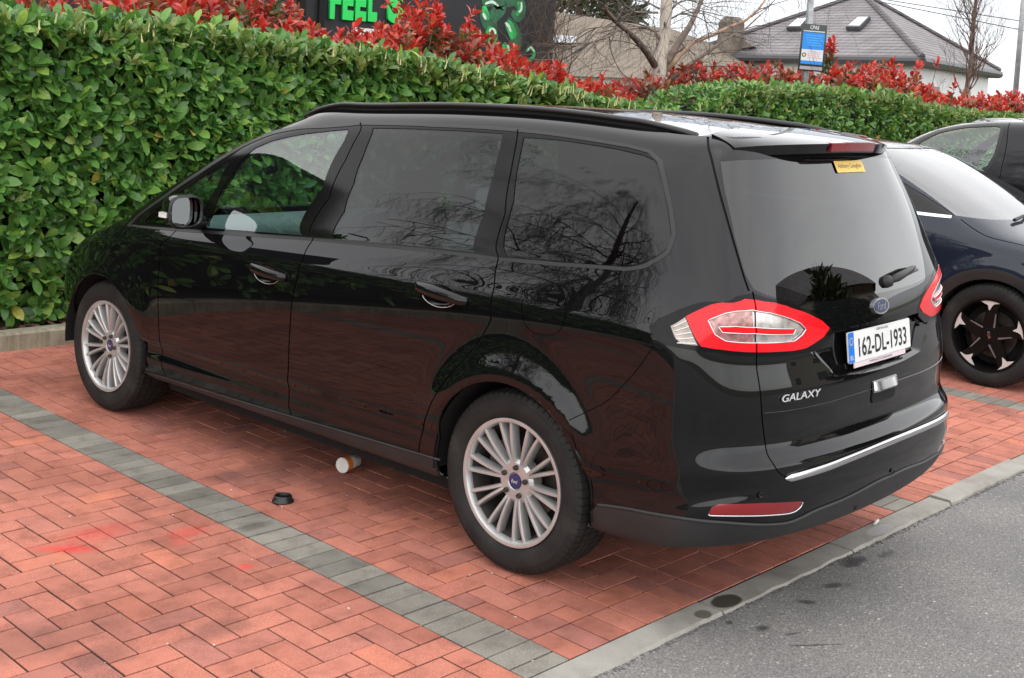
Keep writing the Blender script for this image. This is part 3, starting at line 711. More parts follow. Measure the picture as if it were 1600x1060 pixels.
    lg.matrix_basis = Matrix.Translation((-h*0.722, 0, 0)) @ Matrix.Rotation(-spin, 4, 'X') @ Matrix(((0, 0, -1, 0), (-1, 0, 0, 0), (0, 1, 0, 0), (0, 0, 0, 1)))
    return wob
def rbox(name, mat, cx, cy, cz, sx, sy, sz, r, parent, rot=None, seg=3, label=None):
    bm = bmesh.new(); bmesh.ops.create_cube(bm, size=1.0)
    for v in bm.verts: v.co = Vector((v.co.x*sx, v.co.y*sy, v.co.z*sz))
    bmesh.ops.bevel(bm, geom=list(bm.edges), offset=r, segments=seg, affect='EDGES', profile=0.5)
    me = bpy.data.meshes.new(name); bm.to_mesh(me); bm.free(); me.materials.append(mat); me.polygons.foreach_set('use_smooth', np.ones(len(me.polygons), dtype=bool)); me.update()
    o = link(name, me, parent, loc=(cx, cy, cz), rot=rot, label=label); return o
# ------------------------------------------------------------------ the black people carrier
CA = 0.0391; ca, sa = math.cos(CA), math.sin(CA)
MPV_LOC = (0.3297+ca*0.93, 0.5396+sa*0.93, 0.0)
mpv = thing('people_carrier', 'black people carrier with roof rails parked on red brick paving by the laurel hedge', 'car', MPV_LOC, (0, 0, CA))
ROWS = [
    (.255, 0, .80, .330, -.90, .20, 3.60, 0), (.262, 0, .895, .338, -.985, .21, 3.70, 0), (.29, 0, .922, .372, -1.030, .26, 3.76, 0),
    (.33, 0, .932, .450, -1.055, .34, 3.79, 0), (.365, .01, .936, .500, -1.060, .40, 3.81, 0), (.43, .01, .928, .545, -1.056, .45, 3.82, 0),
    (.47, .015, .946, .585, -1.050, .50, 3.83, 0), (.53, .015, .953, .618, -1.042, .55, 3.83, 0), (.65, .02, .957, .665, -1.006, .63, 3.82, 0),
    (.80, .025, .960, .765, -1.008, .72, 3.78, 0), (.92, .028, .957, .860, -1.000, .79, 3.70, 0), (.985, .028, .951, .930, -.980, .86, 3.56, .15),
    (1.015, .032, .940, .985, -.975, .93, 3.38, .3), (1.06, .05, .918, 1.045, -.968, .985, 3.20, .6), (1.10, .065, .895, 1.100, -.955, 1.03, 3.02, .9), (1.135, .063, .8845, 1.135, -.943, 1.07, 2.945, 1),
    (1.25, .05, .852, 1.24, -.905, 1.20, 2.72, 1), (1.41, .03, .803, 1.39, -.847, 1.37, 2.38, 1), (1.535, .012, .757, 1.52, -.788, 1.52, 2.05, 1),
    (1.632, 0, .722, 1.605, -.752, 1.61, 1.82, 1, (.085, .05, .3)), (1.678, 0, .685, 1.648, -.728, 1.65, 1.72, 1, (.075, .048, .3)), (1.705, 0, .632, 1.676, -.700, 1.677, 1.64, 1, (.07, .045, .3))]
NET = make_net(ROWS,
    [0, .32, .60, .80, .91, .965, .99], [0, .011, .043, .098, .176, .287, .45], [0, .34, .66, .865, .95, .985, 1.0], [0, .010, .032, .075, .135, .235, .42],
    [.985, .90, .70, .38, 0], [.95, .45, .17, .04, 0], [1.0, .955, .78, .42, 0], [.42, .215, .09, .02, 0], 6,
    [1, 1, 1, .95, .8, .5, .2, .04], [1, 1, 1, .8, .35, .08], 1.3)
body = Body(NET, MPV_LOC, CA, -1, bumps=[(0, .345, .400, .080, .033), (2.849, .345, .400, .080, .022)])
B = body
polys = []
def arch(yc, zc, r, y0=None):
    pts = []
    for k in range(41):
        a = math.radians(-40+260*k/40); pts.append(('s', yc+r*math.cos(a), max(zc+r*math.sin(a), 0.27)))
    pl = [B.pt(q) for q in pts]
    return np.array(pl+[np.array([pl[-1][0], -1.0]), np.array([pl[0][0], -1.0])])
HANDLES = ((1.585, .945, 1.325, .926), (.520, 1.012, .235, .990))
for (ya, za, yb, zb) in HANDLES: polys.append(('hole', np.array([B.pt(('s', (ya+yb)/2+.012+.092*math.cos(a), (za+zb)/2-.010+.043*math.sin(a))) for a in np.linspace(0, 6.283185, 29)[:-1]])))
polys.append(('hole', arch(0.0, .345, .385))); polys.append(('hole', arch(2.849, .345, .382)))
G_FD = [(324, 356), (335, 326.5), (360, 277), (379, 248), (399, 231), (423.5, 221), (472.6, 209.7), (521.7, 203.8), (544, 202), (536, 223), (505, 292), (472.6, 368), (399, 362)]
G_QF = [(227, 348.6), (252, 322.6), (301, 287), (345, 258), (362, 251), (340, 292), (315.6, 340), (303, 353)]
G_RD = [(582, 200), (683, 203), (785, 209), (779, 240), (770, 276), (756, 334), (741.6, 394), (631, 383), (522.5, 374), (537, 331), (552, 287), (567, 243)]
G_RQ = [(817.5, 214.6), (874, 219), (961, 232), (1004, 242), (1020, 249), (1027, 260), (1036.7, 296), (1046.7, 357), (1047.5, 374), (1041, 388), (1008.5, 407), (978, 415.6), (917, 412.5), (792.4, 400.4), (802, 313.6)]
def L(specs, **k): return B.line(specs, closed=True, **k)
polys += [('glass_front', L(G_FD)), ('glass_corner', L(G_QF)), ('glass_rear_door', L(G_RD)), ('glass_quarter', L(G_RQ))]
WS = [('u', 12.75, 13.9), ('u', 14.0, 13.95), ('u', 16, 14.0), ('u', 16.5, 14), ('u', 16.5, 19.4), ('u', 16, 19.4), ('u', 14.2, 19.4), ('u', 13.05, 19.4)]
polys.append(('windscreen', L(WS)))
RG = [(1126, 252), (1133, 300), (1148, 370), (1163, 425), (1178, 452), ('r', .62, 1.145), ('r', .35, 1.12), ('u', -0.4, B.rear(0.0, 1.115)[1]), ('u', -0.4, B.rear(0.0, 1.612)[1])]
rg = B.line(RG, closed=True); polys.append(('rear_glass', rg))
# tail lamp, drawn from its outline on the quarter and on the tailgate
def Z5(l): return [(1000+.3*a, 440+.3*b) for a, b in l]
lamp_o = [(1014, 510), (1030, 497), (1060, 484), (1110, 471), (1150, 463), (1176, 458), (1230, 471), (1268, 485), (1288, 500), (1300, 515), (1298, 528), (1278, 548), (1230, 556), (1181, 557), (1120, 551), (1060, 544), (1030, 538), (1018, 524)]
red_o = Z5([(240, 182), (330, 138), (430, 110), (545, 92), (600, 97), (700, 112), (760, 128), (880, 172), (945, 205), (985, 242), (955, 287), (900, 325), (860, 348), (800, 360), (700, 366), (600, 368), (510, 364), (430, 355), (318, 338)])
red_i = Z5([(335, 195), (430, 152), (500, 138), (580, 132), (680, 150), (790, 185), (850, 215), (880, 250), (860, 285), (815, 325), (740, 332), (600, 335), (520, 333), (430, 322), (372, 282)])
_c = np.mean(red_i, axis=0); red_i = [tuple(_c+(np.array(q)-_c)*np.array([.93, .84])) for q in red_i]
bar = Z5([(408, 236), (500, 234), (600, 240), (700, 246), (812, 247), (797, 276), (700, 278), (600, 272), (500, 270), (428, 266)])
ribs = Z5([(160, 232), (236, 186), (268, 262), (302, 334), (212, 324), (182, 290)])
polys += [('lamp_split', B.strip(B.line([(1176, 456), (1180, 480), (1181, 520), (1182, 560)]), .0035)),
          ('lamp_bar', L(bar)), ('lamp_smoke', L([q for q in red_i if q[0] < 1173]+[(1178, 541), (1177, 478)][::1])) if False else ('lamp_smoke', L([tuple(_c+(np.array(q)-_c)*np.array([.93, .84])) for q in Z5([(335, 195), (430, 152), (500, 140), (585, 134), (590, 334), (520, 332), (430, 322), (372, 282)])])), ('lamp_clear', L(red_i)), ('lamp_red', L(red_o)), ('lamp_ribs', L(ribs)), ('lamp_housing', L(lamp_o))]
# shut lines
GAPS = []
def gname(): GAPS.append('gap%d' % len(GAPS)); return GAPS[-1]
def gap(name, specs, hw=.0037, sm=True):
    polys.append((gname(), B.strip(B.smooth_line(specs) if sm else B.line(specs), hw)))
gap('gap', [(276, 360), (258, 377), (250, 400), (247, 434), (247, 480), (249, 530), (252, 565), (259, 588)])
gap('gap', [(490, 373), (476, 397), (466, 425), (458, 460), (453, 513), (451, 560), (452, 610), (456, 652)])
gap('gap', [(779, 404), (774, 425), (771, 455), (768, 490), (757, 520), (735, 552), (709, 580), (684, 612), (668, 645), (659, 680), (655, 708)])
gap('gap', [(889, 657), (920, 642), (950, 626), (975, 601), (1000, 572), (1022, 540)], .0018)
TG = [(1106, 214), (1107, 230), (1112, 250), (1124, 300), (1138, 350), (1153, 402), (1166, 444), (1170, 455)]
TG2 = [(1182, 557), (1186, 600), (1190, 645), (1195, 690), (1203, 718), (1216, 738), (1232, 748)]
TG3 = [(1232, 748), ('r', .612, .575), ('r', .473, .581), ('r', .354, .587), ('r', .221, .592), ('r', .1, .595), ('u', 0.0, B.rear(0.0, .596)[1])]
gap('gap', TG, .0042); gap('gap', TG2, .003)
tg3 = B.line(TG3); polys.append((gname(), B.strip(tg3, .004)))
gap('gap', [(820, 462), (835, 456.5), (855, 456), (876, 460), (884, 472), (884, 490), (878, 510), (868, 522), (850, 524), (832, 519), (819, 505), (815, 485), (820, 462)], .0015)
polys.append((gname(), B.strip(B.line([(563, 192), (540, 250), (514, 310), (490, 373)]), .0035)))
polys.append((gname(), B.strip(B.line([(809, 203), (799, 265), (789, 335), (779, 404)]), .0035)))
# black window surround
FR = [(198, 353), (203, 348), (252, 309), (311, 268), (384, 223), (424, 206), (473, 196.5), (558, 191), (564, 190.5), (680, 194), (809, 201), (896, 212), (982, 226), (1018, 235), (1035, 251), (1045, 295), (1052, 327), (1057, 366), (1047.5, 394), (1021.5, 412), (978, 424), (874, 416.5), (778.5, 408), (657, 393), (490, 376.5), (320.5, 365)]
FI = [(204, 351), (252, 313.5), (311, 273), (384, 228), (424, 211), (473, 201.5), (558, 196), (564, 195.5), (680, 199), (809, 206.5), (896, 217), (982, 231), (1012, 239), (1027, 253), (1038, 297), (1045, 329), (1049.5, 366), (1041, 391), (1017, 407), (977, 418), (874, 410.5), (778.5, 402.5), (657, 387.5), (490, 371.5), (320.5, 360)]
polys += [('pillar', L(FI)), ('frame', L(FR))]
# grey plastic sill and bumper foot
sl_top = B.smooth_line([('s', 2.47, .280), ('s', 1.9, .292), ('s', 1.28, .312), ('s', .85, .328), ('s', .36, .345)])
polys.append(('sill', np.concatenate([sl_top, [[sl_top[-1][0], -1], [sl_top[0][0], -1]]])))
bp_top = B.smooth_line([(934, 789), (960, 792), (1000, 799), (1060, 809), (1110, 815), (1170, 819), (1222, 818), (1248, 810), (1275, 797), (1320, 779), ('r', .12, .452), ('u', 0.0, 3.05)])
polys.append(('bumper_foot', np.concatenate([bp_top, [[-.3, bp_top[-1][1]], [-.3, -1], [bp_top[0][0]+.3, -1]]])))
refl = [(1108, 801), (1112, 793), (1123, 788), (1190, 786), (1253, 783), (1248, 793), (1236, 800), (1215, 803), (1160, 805), (1112, 805)]
polys.append(('reflector', L(refl)))
# panels
tg_edge = np.concatenate([B.smooth_line(TG), B.smooth_line(TG2), tg3])
rec_o = B.line([('r', .40, 1.008), ('r', .49, .957), ('r', .365, .862), ('r', .18, .850), ('u', 0, B.rear(0.0, .846)[1]), ('u', -.4, B.rear(0.0, .846)[1]), ('u', -.4, B.rear(0.0, 1.008)[1]), ('u', 0, B.rear(0.0, 1.008)[1]), ('r', .2, 1.008)], closed=True, step=.06)
rec_i = B.line([('r', .37, 1.003), ('r', .43, .956), ('r', .335, .880), ('r', .17, .870), ('u', 0, B.rear(0.0, .867)[1]), ('u', -.4, B.rear(0.0, .867)[1]), ('u', -.4, B.rear(0.0, 1.002)[1]), ('u', 0, B.rear(0.0, 1.002)[1]), ('r', .2, 1.002)], closed=True, step=.06)
polys += [('plate_recess_floor', rec_i), ('plate_recess', rec_o)]
polys.append(('tailgate', np.concatenate([tg_edge, [[-.5, tg_edge[-1][1]], [-.5, 22], [tg_edge[0][0], 22]]])))
bt = B.smooth_line([(889, 657), (920, 642), (950, 626), (975, 601), (1000, 572), (1022, 540)])
polys.append(('rear_bumper', np.concatenate([bt, B.smooth_line([(1022, 540), (1060, 544), (1120, 551), (1182, 557)]), B.smooth_line(TG2), tg3, [[-.5, tg3[-1][1]], [-.5, -1], [bt[0][0]-0.1, -1]]])))
fd = [(276, 360), (258, 377), (250, 400), (247, 434), (247, 480), (249, 530), (252, 565), (259, 588), ('s', 1.9, .292), ('s', 1.28, .312), (456, 652), (452, 610), (451, 560), (453, 513), (458, 460), (466, 425), (476, 397), (490, 373)]
rd = [(490, 373), (476, 397), (466, 425), (458, 460), (453, 513), (451, 560), (452, 610), (456, 652), ('s', .85, .328), (655, 708), (659, 680), (668, 645), (684, 612), (709, 580), (735, 552), (757, 520), (768, 490), (771, 455), (774, 425), (779, 404), (657, 391)]
fuel = [(820, 462), (835, 456.5), (855, 456), (876, 460), (884, 472), (884, 490), (878, 510), (868, 522), (850, 524), (832, 519), (819, 505), (815, 485)]
polys += [('fuel_door', L(fuel)), ('front_door', L(fd)), ('rear_door', L(rd))]
B.tessellate(polys)
BP = MATS['black_paint']
def recess(uv, p): return np.zeros(len(p))
B.obj('body_shell', ['rest'], BP, mpv, -1, both=True)
for sg in (-1, 1):
    for nm, reg in (('front_door', 'front_door'), ('rear_door', 'rear_door'), ('fuel_door', 'fuel_door')):
        if nm == 'fuel_door' and sg > 0: B.obj('quarter_patch', [reg], BP, mpv, sg, skirt=0); continue
        B.obj(nm, [reg], BP, mpv, sg)
    B.obj('window_surround', ['frame'], MATS['trim_black'], mpv, sg, off=.0015, skirt=.008)
    B.obj('window_pillar', ['pillar'], MATS['gloss_black'], mpv, sg, off=-.001, skirt=.02)
    B.obj('side_window', ['glass_front'], MATS['clear_glass'], mpv, sg, off=-.004, skirt=0, label='clear greenish front door window')
    B.obj('corner_window', ['glass_corner'], MATS['clear_glass'], mpv, sg, off=-.004, skirt=0)
    B.obj('side_window', ['glass_rear_door'], MATS['privacy_glass'], mpv, sg, off=-.004, skirt=0, label='dark tinted rear door window')
    B.obj('quarter_window', ['glass_quarter'], MATS['privacy_glass'], mpv, sg, off=-.004, skirt=0)
    B.obj('sill', ['sill'], MATS['plastic_grey'], mpv, sg, off=.004, skirt=.012)
    for gn in GAPS: B.obj('shut_line', [gn], MATS['gap_black'], mpv, sg, off=-.006, skirt=0)
    tl = B.obj('tail_lamp', ['lamp_housing'], MATS['gloss_black'], mpv, sg, off=.001)
    B.obj('lens', ['lamp_red'], MATS['lens_red'], tl, sg, off=.003, skirt=.006, label='red outer lens')
    B.obj('lens', ['lamp_clear'], MATS['lens_silver'], tl, sg, off=-.004, skirt=.012, label='clear silver inner lens')
    B.obj('lens', ['lamp_smoke'], MATS['lens_smoke'], tl, sg, off=-.004, skirt=.012, label='smoky clear inner lens')
    B.obj('lens', ['lamp_bar'], MATS['lens_red'], tl, sg, off=.002, skirt=.008, label='thin red bar lens')
    B.obj('lamp_joint', ['lamp_split'], MATS['gap_black'], tl, sg, off=-.006, skirt=0)
    B.obj('side_marker', ['lamp_ribs'], MATS['lens_warm'], tl, sg, off=.001)
    # fine ribs and bright edges inside the lamp
    for k in range(5):
        t = k/4
        a = np.array(B.px(Z5([(172+10*t*2.2, 238+t*82)])[0])); b = np.array(B.px(Z5([(243+t*50, 205+t*118)])[0]))
        ln = np.linspace(a, b, 8); p3 = B.pos(ln[:, 0], ln[:, 1])+B.nrm(ln[:, 0], ln[:, 1])*.002; mb = MB(); mb.tube([(q[0]*sg, q[1], q[2]) for q in p3], .0022, 6); mb.obj('lamp_rib', MATS['white_plastic'], tl, smooth=True)
    for outl, rad in ((red_i, .0022), ([bar[i] for i in (0, 1, 2, 3, 4, 5, 6, 7, 8, 9)], .0018)):
        ln = L(outl); ln = np.concatenate([ln, ln[:1]]); p3 = B.pos(ln[:, 0], ln[:, 1])+B.nrm(ln[:, 0], ln[:, 1])*.0015; mb = MB(); mb.tube([(q[0]*sg, q[1], q[2]) for q in p3], rad, 6); mb.obj('lamp_edge', MATS['chrome'], tl, smooth=True)
    ln = L(refl); ro = B.obj('reflector', ['reflector'], MATS['lens_dark_red'], mpv, sg, off=.002)
    low = np.concatenate([B.smooth_line([(1108, 803), (1112, 806), (1160, 806.5), (1215, 804.5), (1238, 801), (1250, 793), (1254, 785)])]); p3 = B.pos(low[:, 0], low[:, 1])+B.nrm(low[:, 0], low[:, 1])*.001
    mb = MB(); mb.tube([(q[0]*sg, q[1], q[2]) for q in p3], .0028, 6); mb.obj('reflector_rim', MATS['satin_chrome'], ro, smooth=True)
B.obj('windscreen', ['windscreen'], MATS['screen_glass'], mpv, -1, off=-.004, skirt=0, both=True)
B.obj('rear_bumper', ['rear_bumper'], BP, mpv, -1, both=True, off=.001)
B.obj('bumper_foot', ['bumper_foot'], MATS['plastic_grey'], mpv, -1, both=True, off=.006, skirt=.012)
tg = B.obj('tailgate', ['tailgate'], BP, mpv, -1, both=True)
B.obj('rear_window', ['rear_glass'], MATS['rear_glass'], tg, -1, both=True, off=-.001, skirt=0)
# sunken number-plate panel
def poly_dist(q, poly):
    a = poly; b = np.roll(poly, -1, 0); d = b-a; t = np.clip(((q[:, None]-a[None])*d[None]).sum(-1)/((d*d).sum(-1)[None]+1e-12), 0, 1)
    return np.linalg.norm(a[None]+t[..., None]*d[None]-q[:, None], axis=-1).min(1)
def sz_poly(pl): pl = pl[pl[:, 0] >= -1e-6]; p = B.pos(pl[:, 0], pl[:, 1]); q = np.stack([p[:, 0], p[:, 2]], 1); return np.concatenate([q, (q*np.array([-1, 1]))[::-1]])
po_, pi_ = sz_poly(rec_o[:-1] if False else rec_o), sz_poly(rec_i)
def order_poly(q): c = q.mean(0); return q[np.argsort(np.arctan2(q[:, 1]-c[1], q[:, 0]-c[0]))]
po_, pi_ = order_poly(po_), order_poly(pi_)
def recess_disp(uv, p):
    q = np.stack([p[:, 0], p[:, 2]], 1); di, do = poly_dist(q, pi_), poly_dist(q, po_); ins = np.array([in_poly(tuple(a), pi_) for a in q])
    return -.026*np.where(ins, 1.0, np.clip(do/(do+di+1e-9), 0, 1))
B.obj('plate_recess', ['plate_recess', 'plate_recess_floor'], BP, tg, -1, both=True, skirt=0, angle=25, disp=recess_disp)
# soft lips along the top of the grey plastic
def lip(name, ln, rad, off, mat, both=True):
    p3 = B.pos(ln[:, 0], ln[:, 1])+B.nrm(ln[:, 0], ln[:, 1])*off; h = [(-q[0], q[1], q[2]) for q in p3]
    if both: mb = MB(); mb.tube(h+[(-a, b, c) for a, b, c in h[::-1][1:]], rad, 8); mb.obj(name, mat, mpv, smooth=True)
    else:
        for sg in (1, -1): mb = MB(); mb.tube([(a*sg, b, c) for a, b, c in h], rad, 8); mb.obj(name, mat, mpv, smooth=True)
lip('bumper_lip', bp_top, .007, .003, MATS['plastic_grey']); lip('sill_lip', sl_top, .005, .002, MATS['plastic_grey'], False)
# ---- roof
edge_u = np.linspace(0, 16, 161); E3 = B.pos(edge_u, np.full(161, 21.0))
def roof_mid(y):   # centre line of the roof
    t = np.clip((y+0.70)/(1.64+0.70), 0, 1); return 1.676+(1.677-1.676)*t+0.062*np.sin(np.pi*t)**0.8
nw_ = 14; V = []; F = []
for sg in (-1, 1):
    b0 = len(V)
    for i in range(161):
        for j in range(nw_+1):
            t = j/nw_; s_ = E3[i, 0]*(1-t); V.append((sg*s_, E3[i, 1], E3[i, 2]+(max(roof_mid(E3[i, 1]), E3[i, 2])-E3[i, 2])*(1-(1-t)**2.2)))
    for i in range(160):
        for j in range(nw_): a = b0+i*(nw_+1)+j; F.append((a, a+1, a+nw_+2, a+nw_+1))
me = mesh('roof', V, F, BP, True); bm = bmesh.new(); bm.from_mesh(me); bmesh.ops.remove_doubles(bm, verts=bm.verts, dist=1e-4); bmesh.ops.recalc_face_normals(bm, faces=bm.faces)
if sum(f.normal.z for f in bm.faces) < 0: bmesh.ops.reverse_faces(bm, faces=bm.faces)
bm.to_mesh(me); bm.free(); link('roof', me, mpv)
# ---- roof spoiler with the high brake lamp
V = []; F = []; ns, ny = 40, 12
def sp_rear(s): a = abs(s)/0.60; return -0.820+0.150*a**2.2
def sp_front(s): return -0.50-0.07*(abs(s)/0.60)**2
for k, dz in enumerate((0, 1)):
    for i in range(ns+1):
        s_ = -0.605+1.21*i/ns; a = abs(s_)/0.605
        for j in range(ny+1):
            t = j/ny; y = sp_front(s_)+(sp_rear(s_)-sp_front(s_))*t
            zt = 1.706-0.020*a**2-0.006*a**8-0.030*t-0.012*t**3
            if dz: zt = zt-(0.010+0.026*min(1, t*1.2)+.024*max(0, (a-.86)/.14)); y += 0.016*t
            V.append((s_*(1 if not dz else .995), y, zt))
m1 = (ns+1)*(ny+1)
for k in (0, 1):
    for i in range(ns):
        for j in range(ny):
            a = k*m1+i*(ny+1)+j; q = (a, a+ny+1, a+ny+2, a+1); F.append(q if k == 0 else q[::-1])
for i in range(ns):
    a = i*(ny+1)+ny; F.append((a, a+ny+1, a+ny+1+m1, a+m1)); a = i*(ny+1); F.append((a+m1, a+ny+1+m1, a+ny+1, a))
for j in range(ny):
    a = j; F.append((a, a+1, a+1+m1, a+m1)); a = ns*(ny+1)+j; F.append((a+m1, a+1+m1, a+1, a))
me = mesh('spoiler', V, F, BP, True); fix_normals(me); me.set_sharp_from_angle(angle=math.radians(40)); spo = link('spoiler', me, tg)
V = []; F = []
for i in range(21):
    s_ = -0.175+0.35*i/20; y = sp_rear(s_)+.006; zt = 1.7065-0.020*(s_/.605)**2-0.042
    V += [(s_, y-.012, zt+.002), (s_, y-.006, zt-.030), (s_, y+.03, zt-.036), (s_, y+.02, zt+.004)]
for i in range(20):
    for j in range(4): F.append((i*4+j, i*4+(j+1) % 4, i*4+4+(j+1) % 4, i*4+4+j))
F += [(0, 1, 2, 3), (83, 82, 81, 80)]
me = mesh('brake_lamp', V, F, MATS['lens_dark_red'], True); fix_normals(me); me.set_sharp_from_angle(angle=math.radians(30)); link('brake_lamp', me, tg, label='dark red high brake lamp under the spoiler')
# ---- roof rails
roof_me = bpy.data.objects['roof'].data
_rv = [tuple(v.co) for v in roof_me.vertices]; _rf = [tuple(q.vertices) for q in roof_me.polygons]; _rb = BVHTree.FromPolygons(_rv, _rf)
def top_z(x, y):
    h1 = _rb.ray_cast(Vector((x, y, 3)), Vector((0, 0, -1))); h2 = B.bvh.ray_cast(Vector((-abs(x), y, 3)), Vector((0, 0, -1)))
    return max([h[0].z for h in (h1, h2) if h[0] is not None] or [1.6])
for sg in (-1, 1):
    ys = np.linspace(1.66, -.50, 48); V = []; F = []; V3 = []; F3 = []; nys = len(ys)
    for i, y in enumerate(ys):
        t = i/(nys-1); s_ = .600+.030*math.sin(math.pi*t)-.012*max(0, t-.85)/.15; lift = 0.026*min(1, min(t/.14, (1-t)/.10))**0.7; base = top_z(s_, y); zc = base+lift-.006
        for a, b in ((-.013, -.006), (-.017, .004), (-.010, .012), (.004, .014), (.014, .008), (.016, -.004), (.008, -.010)): V.append((sg*(s_-a), y, zc+b))
        V3 += [(sg*(s_+.004), y, base-.012), (sg*(s_+.002), y, zc)]
    n = 7
    for i in range(nys-1):
        for j in range(n): F.append((i*n+j, i*n+(j+1) % n, (i+1)*n+(j+1) % n, (i+1)*n+j))
        F3.append((2*i, 2*i+1, 2*i+3, 2*i+2))
    F += [tuple(range(n)), tuple((nys-1)*n+j for j in range(n))[::-1]]
    me = mesh('roof_rail', V, F, MATS['trim_black'], True); fix_normals(me); ro = link('roof_rail', me, mpv); link('rail_foot', mesh('rail_foot', V3, F3, MATS['gap_black']), ro)
# ---- chrome strip on the bumper step
ln = np.concatenate([B.smooth_line([(1224, 747), (1240, 751), (1262, 750)]), tg3[3:]]); keep = tg3; n0 = len(tg3)
st = B.smooth_line([('r', .672, .5605), ('r', .645, .5605), ('r', .612, .562), ('r', .473, .568), ('r', .354, .574), ('r', .221, .579), ('r', .1, .582), ('u', 0, B.rear(0.0, .583)[1])])
p3 = B.pos(st[:, 0], st[:, 1]); nn = B.nrm(st[:, 0], st[:, 1]); pts = [(-q[0], q[1], q[2]) for q in p3]; pn = [(-q[0], q[1], q[2]) for q in nn]
full = pts+[(-q[0], q[1], q[2]) for q in pts[::-1][1:]]; fn_ = pn+[(-q[0], q[1], q[2]) for q in pn[::-1][1:]]
V = []; F = []; m = len(full)
for i, (q, nq) in enumerate(zip(full, fn_)):
    t = min(i, m-1-i); k = min(1, .15+t/5); q = Vector(q); nq = Vector(nq); up = Vector((0, 0, 1))
    for a, b in ((-.003, .015), (.009, .014), (.013, .007), (.013, -.007), (.008, -.012), (-.003, -.013)): V.append(q+nq*a*k+up*b*k)
for i in range(m-1):
    for j in range(6): F.append((i*6+j, i*6+(j+1) % 6, i*6+6+(j+1) % 6, i*6+6+j))
me = mesh('chrome_strip', V, F, MATS['satin_chrome'], True); fix_normals(me); link('chrome_strip', me, mpv)
# raised body line across the lower tailgate
ln = B.line([(1192, 646), (1245, 640), ('r', .39, .778), ('r', .17, .783), ('u', 0, B.rear(0, .784)[1])], step=.1); p3 = B.pos(ln[:, 0], ln[:, 1])+B.nrm(ln[:, 0], ln[:, 1])*.0005
mb = MB(); h_ = [(-q[0], q[1], q[2]) for q in p3]; mb.tube(h_+[(-a, b, c) for a, b, c in h_[::-1][1:]], .0022, 6); mb.obj('body_line', BP, tg, smooth=True)
# ---- number plate, badge, lettering, wiper, sticker, handle
def rear_place(me, name, x, z, off, parent, tilt=None, mat=None, yoff=None, up=None):
    """lay a flat x-y mesh on the rear of the car at half width x (signed), height z"""
    uv = B.rear(abs(x), z); p = B.pos(uv[:1], uv[1:])[0]; n = B.nrm(uv[:1], uv[1:])[0]; sg = 1 if x >= 0 else -1
    p = Vector((p[0]*sg, p[1], p[2])); n = Vector((n[0]*sg, n[1], n[2])).normalized(); p += n*off
    zax = n; xax = Vector((0, 0, 1)).cross(zax).normalized(); yax = zax.cross(xax)
    M_ = Matrix((xax, yax, zax)).transposed().to_4x4(); M_.translation = p
    o = link(name, me, parent); o.matrix_basis = M_; return o
def rounded(w_, h_, r, n=4):
    pts = []
    for cx, cy, a0 in ((w_/2-r, h_/2-r, 0), (-w_/2+r, h_/2-r, 90), (-w_/2+r, -h_/2+r, 180), (w_/2-r, -h_/2+r, 270)):
        for k in range(n+1): a = math.radians(a0+90*k/n); pts.append((cx+r*math.cos(a), cy+r*math.sin(a)))
    return pts
mb = MB(); mb.prism(rounded(.52, .111, .008), 0, .006, lambda a, b, d: (a, b, d)); mp_ = mb.mesh('number_plate', MATS['plate_white']); fix_normals(mp_)
plate = rear_place(mp_, 'number_plate', 0, .946, -.008, tg)
mb = MB(); mb.prism([(-.259, -.054), (-.216, -.054), (-.216, .054), (-.259, .054)], .0062, .0072, lambda a, b, d: (a, b, d)); eu = mb.obj('plate_band', MATS['plate_blue'], plate)
for me, lo in ((text_mesh('plate_digits', '162-DL-1933', MATS['plate_ink'], .068, .405, bold=.012), (.022, -.006, .0072)), (text_mesh('plate_county', 'DÚN NA nGALL', MATS['plate_ink'], .011, .10), (.02, .046, .0072)), (text_mesh('plate_country', 'IRL', MATS['white_plastic'], .017, .028), (-.2375, -.036, .0078))): link(me.name, me, plate, loc=lo)
sv = MB()
for k in range(12):
    a = 6.283*k/12
    sv.prism([(-.2375+.0125*math.cos(a)+.0022*math.cos(b), .022+.0125*math.sin(a)+.0022*math.sin(b)) for b in np.linspace(0, 6.283, 6)[:-1]], .0073, .0078, lambda a, b, d: (a, b, d))
sv.obj('plate_stars', MATS['sticker_orange'], plate)
mb = MB(); mb.box(-.215, .215, -.076, -.0565, -.001, .004, .001); hl = mb.obj('plate_holder', MATS['plate_pink'], plate); link('holder_lettering', text_mesh('holder_lettering', 'WWW.AUTOCONAGHAN.IE', MATS['ink_blue'], .009, .19), plate, loc=(0, -.066, .0046))
for sx in (-1, 1):
    mb = MB(); mb.lathe([(.0062, 0), (.0085, .003), (.0062, .006)], 10, 'z', (sx*.19+(.02 if sx < 0 else .05), 0, 0)); mb.obj('plate_screw', MATS['white_plastic'], plate)
ov = [(.076*math.cos(a), .031*math.sin(a)) for a in np.linspace(0, 6.283185, 41)[:-1]]; ov = [(a*.86, b*.98) for a, b in ov]
mb = MB(); mb.prism(ov, -.004, .007, lambda a, b, d: (a, b, d)); me = mb.mesh('badge', MATS['chrome']); fix_normals(me); bd = rear_place(me, 'badge', 0.0, 1.072, 0, tg)
mb = MB(); mb.prism([(a*.87, b*.80) for a, b in ov], .006, .0085, lambda a, b, d: (a, b, d)); me = mb.mesh('badge_face', MATS['badge_blue']); fix_normals(me); link('badge_face', me, bd); link('badge_lettering', text_mesh('badge_lettering', 'Ford', MATS['chrome'], .028, .074, shear=.35), bd, loc=(0, 0, .0092))
gl = rear_place(text_mesh('model_lettering', 'GALAXY', MATS['bright_metal'], .024, .205, shear=.22, extrude=.05, bold=.0), 'model_lettering', -.565, .822, .0035, tg)
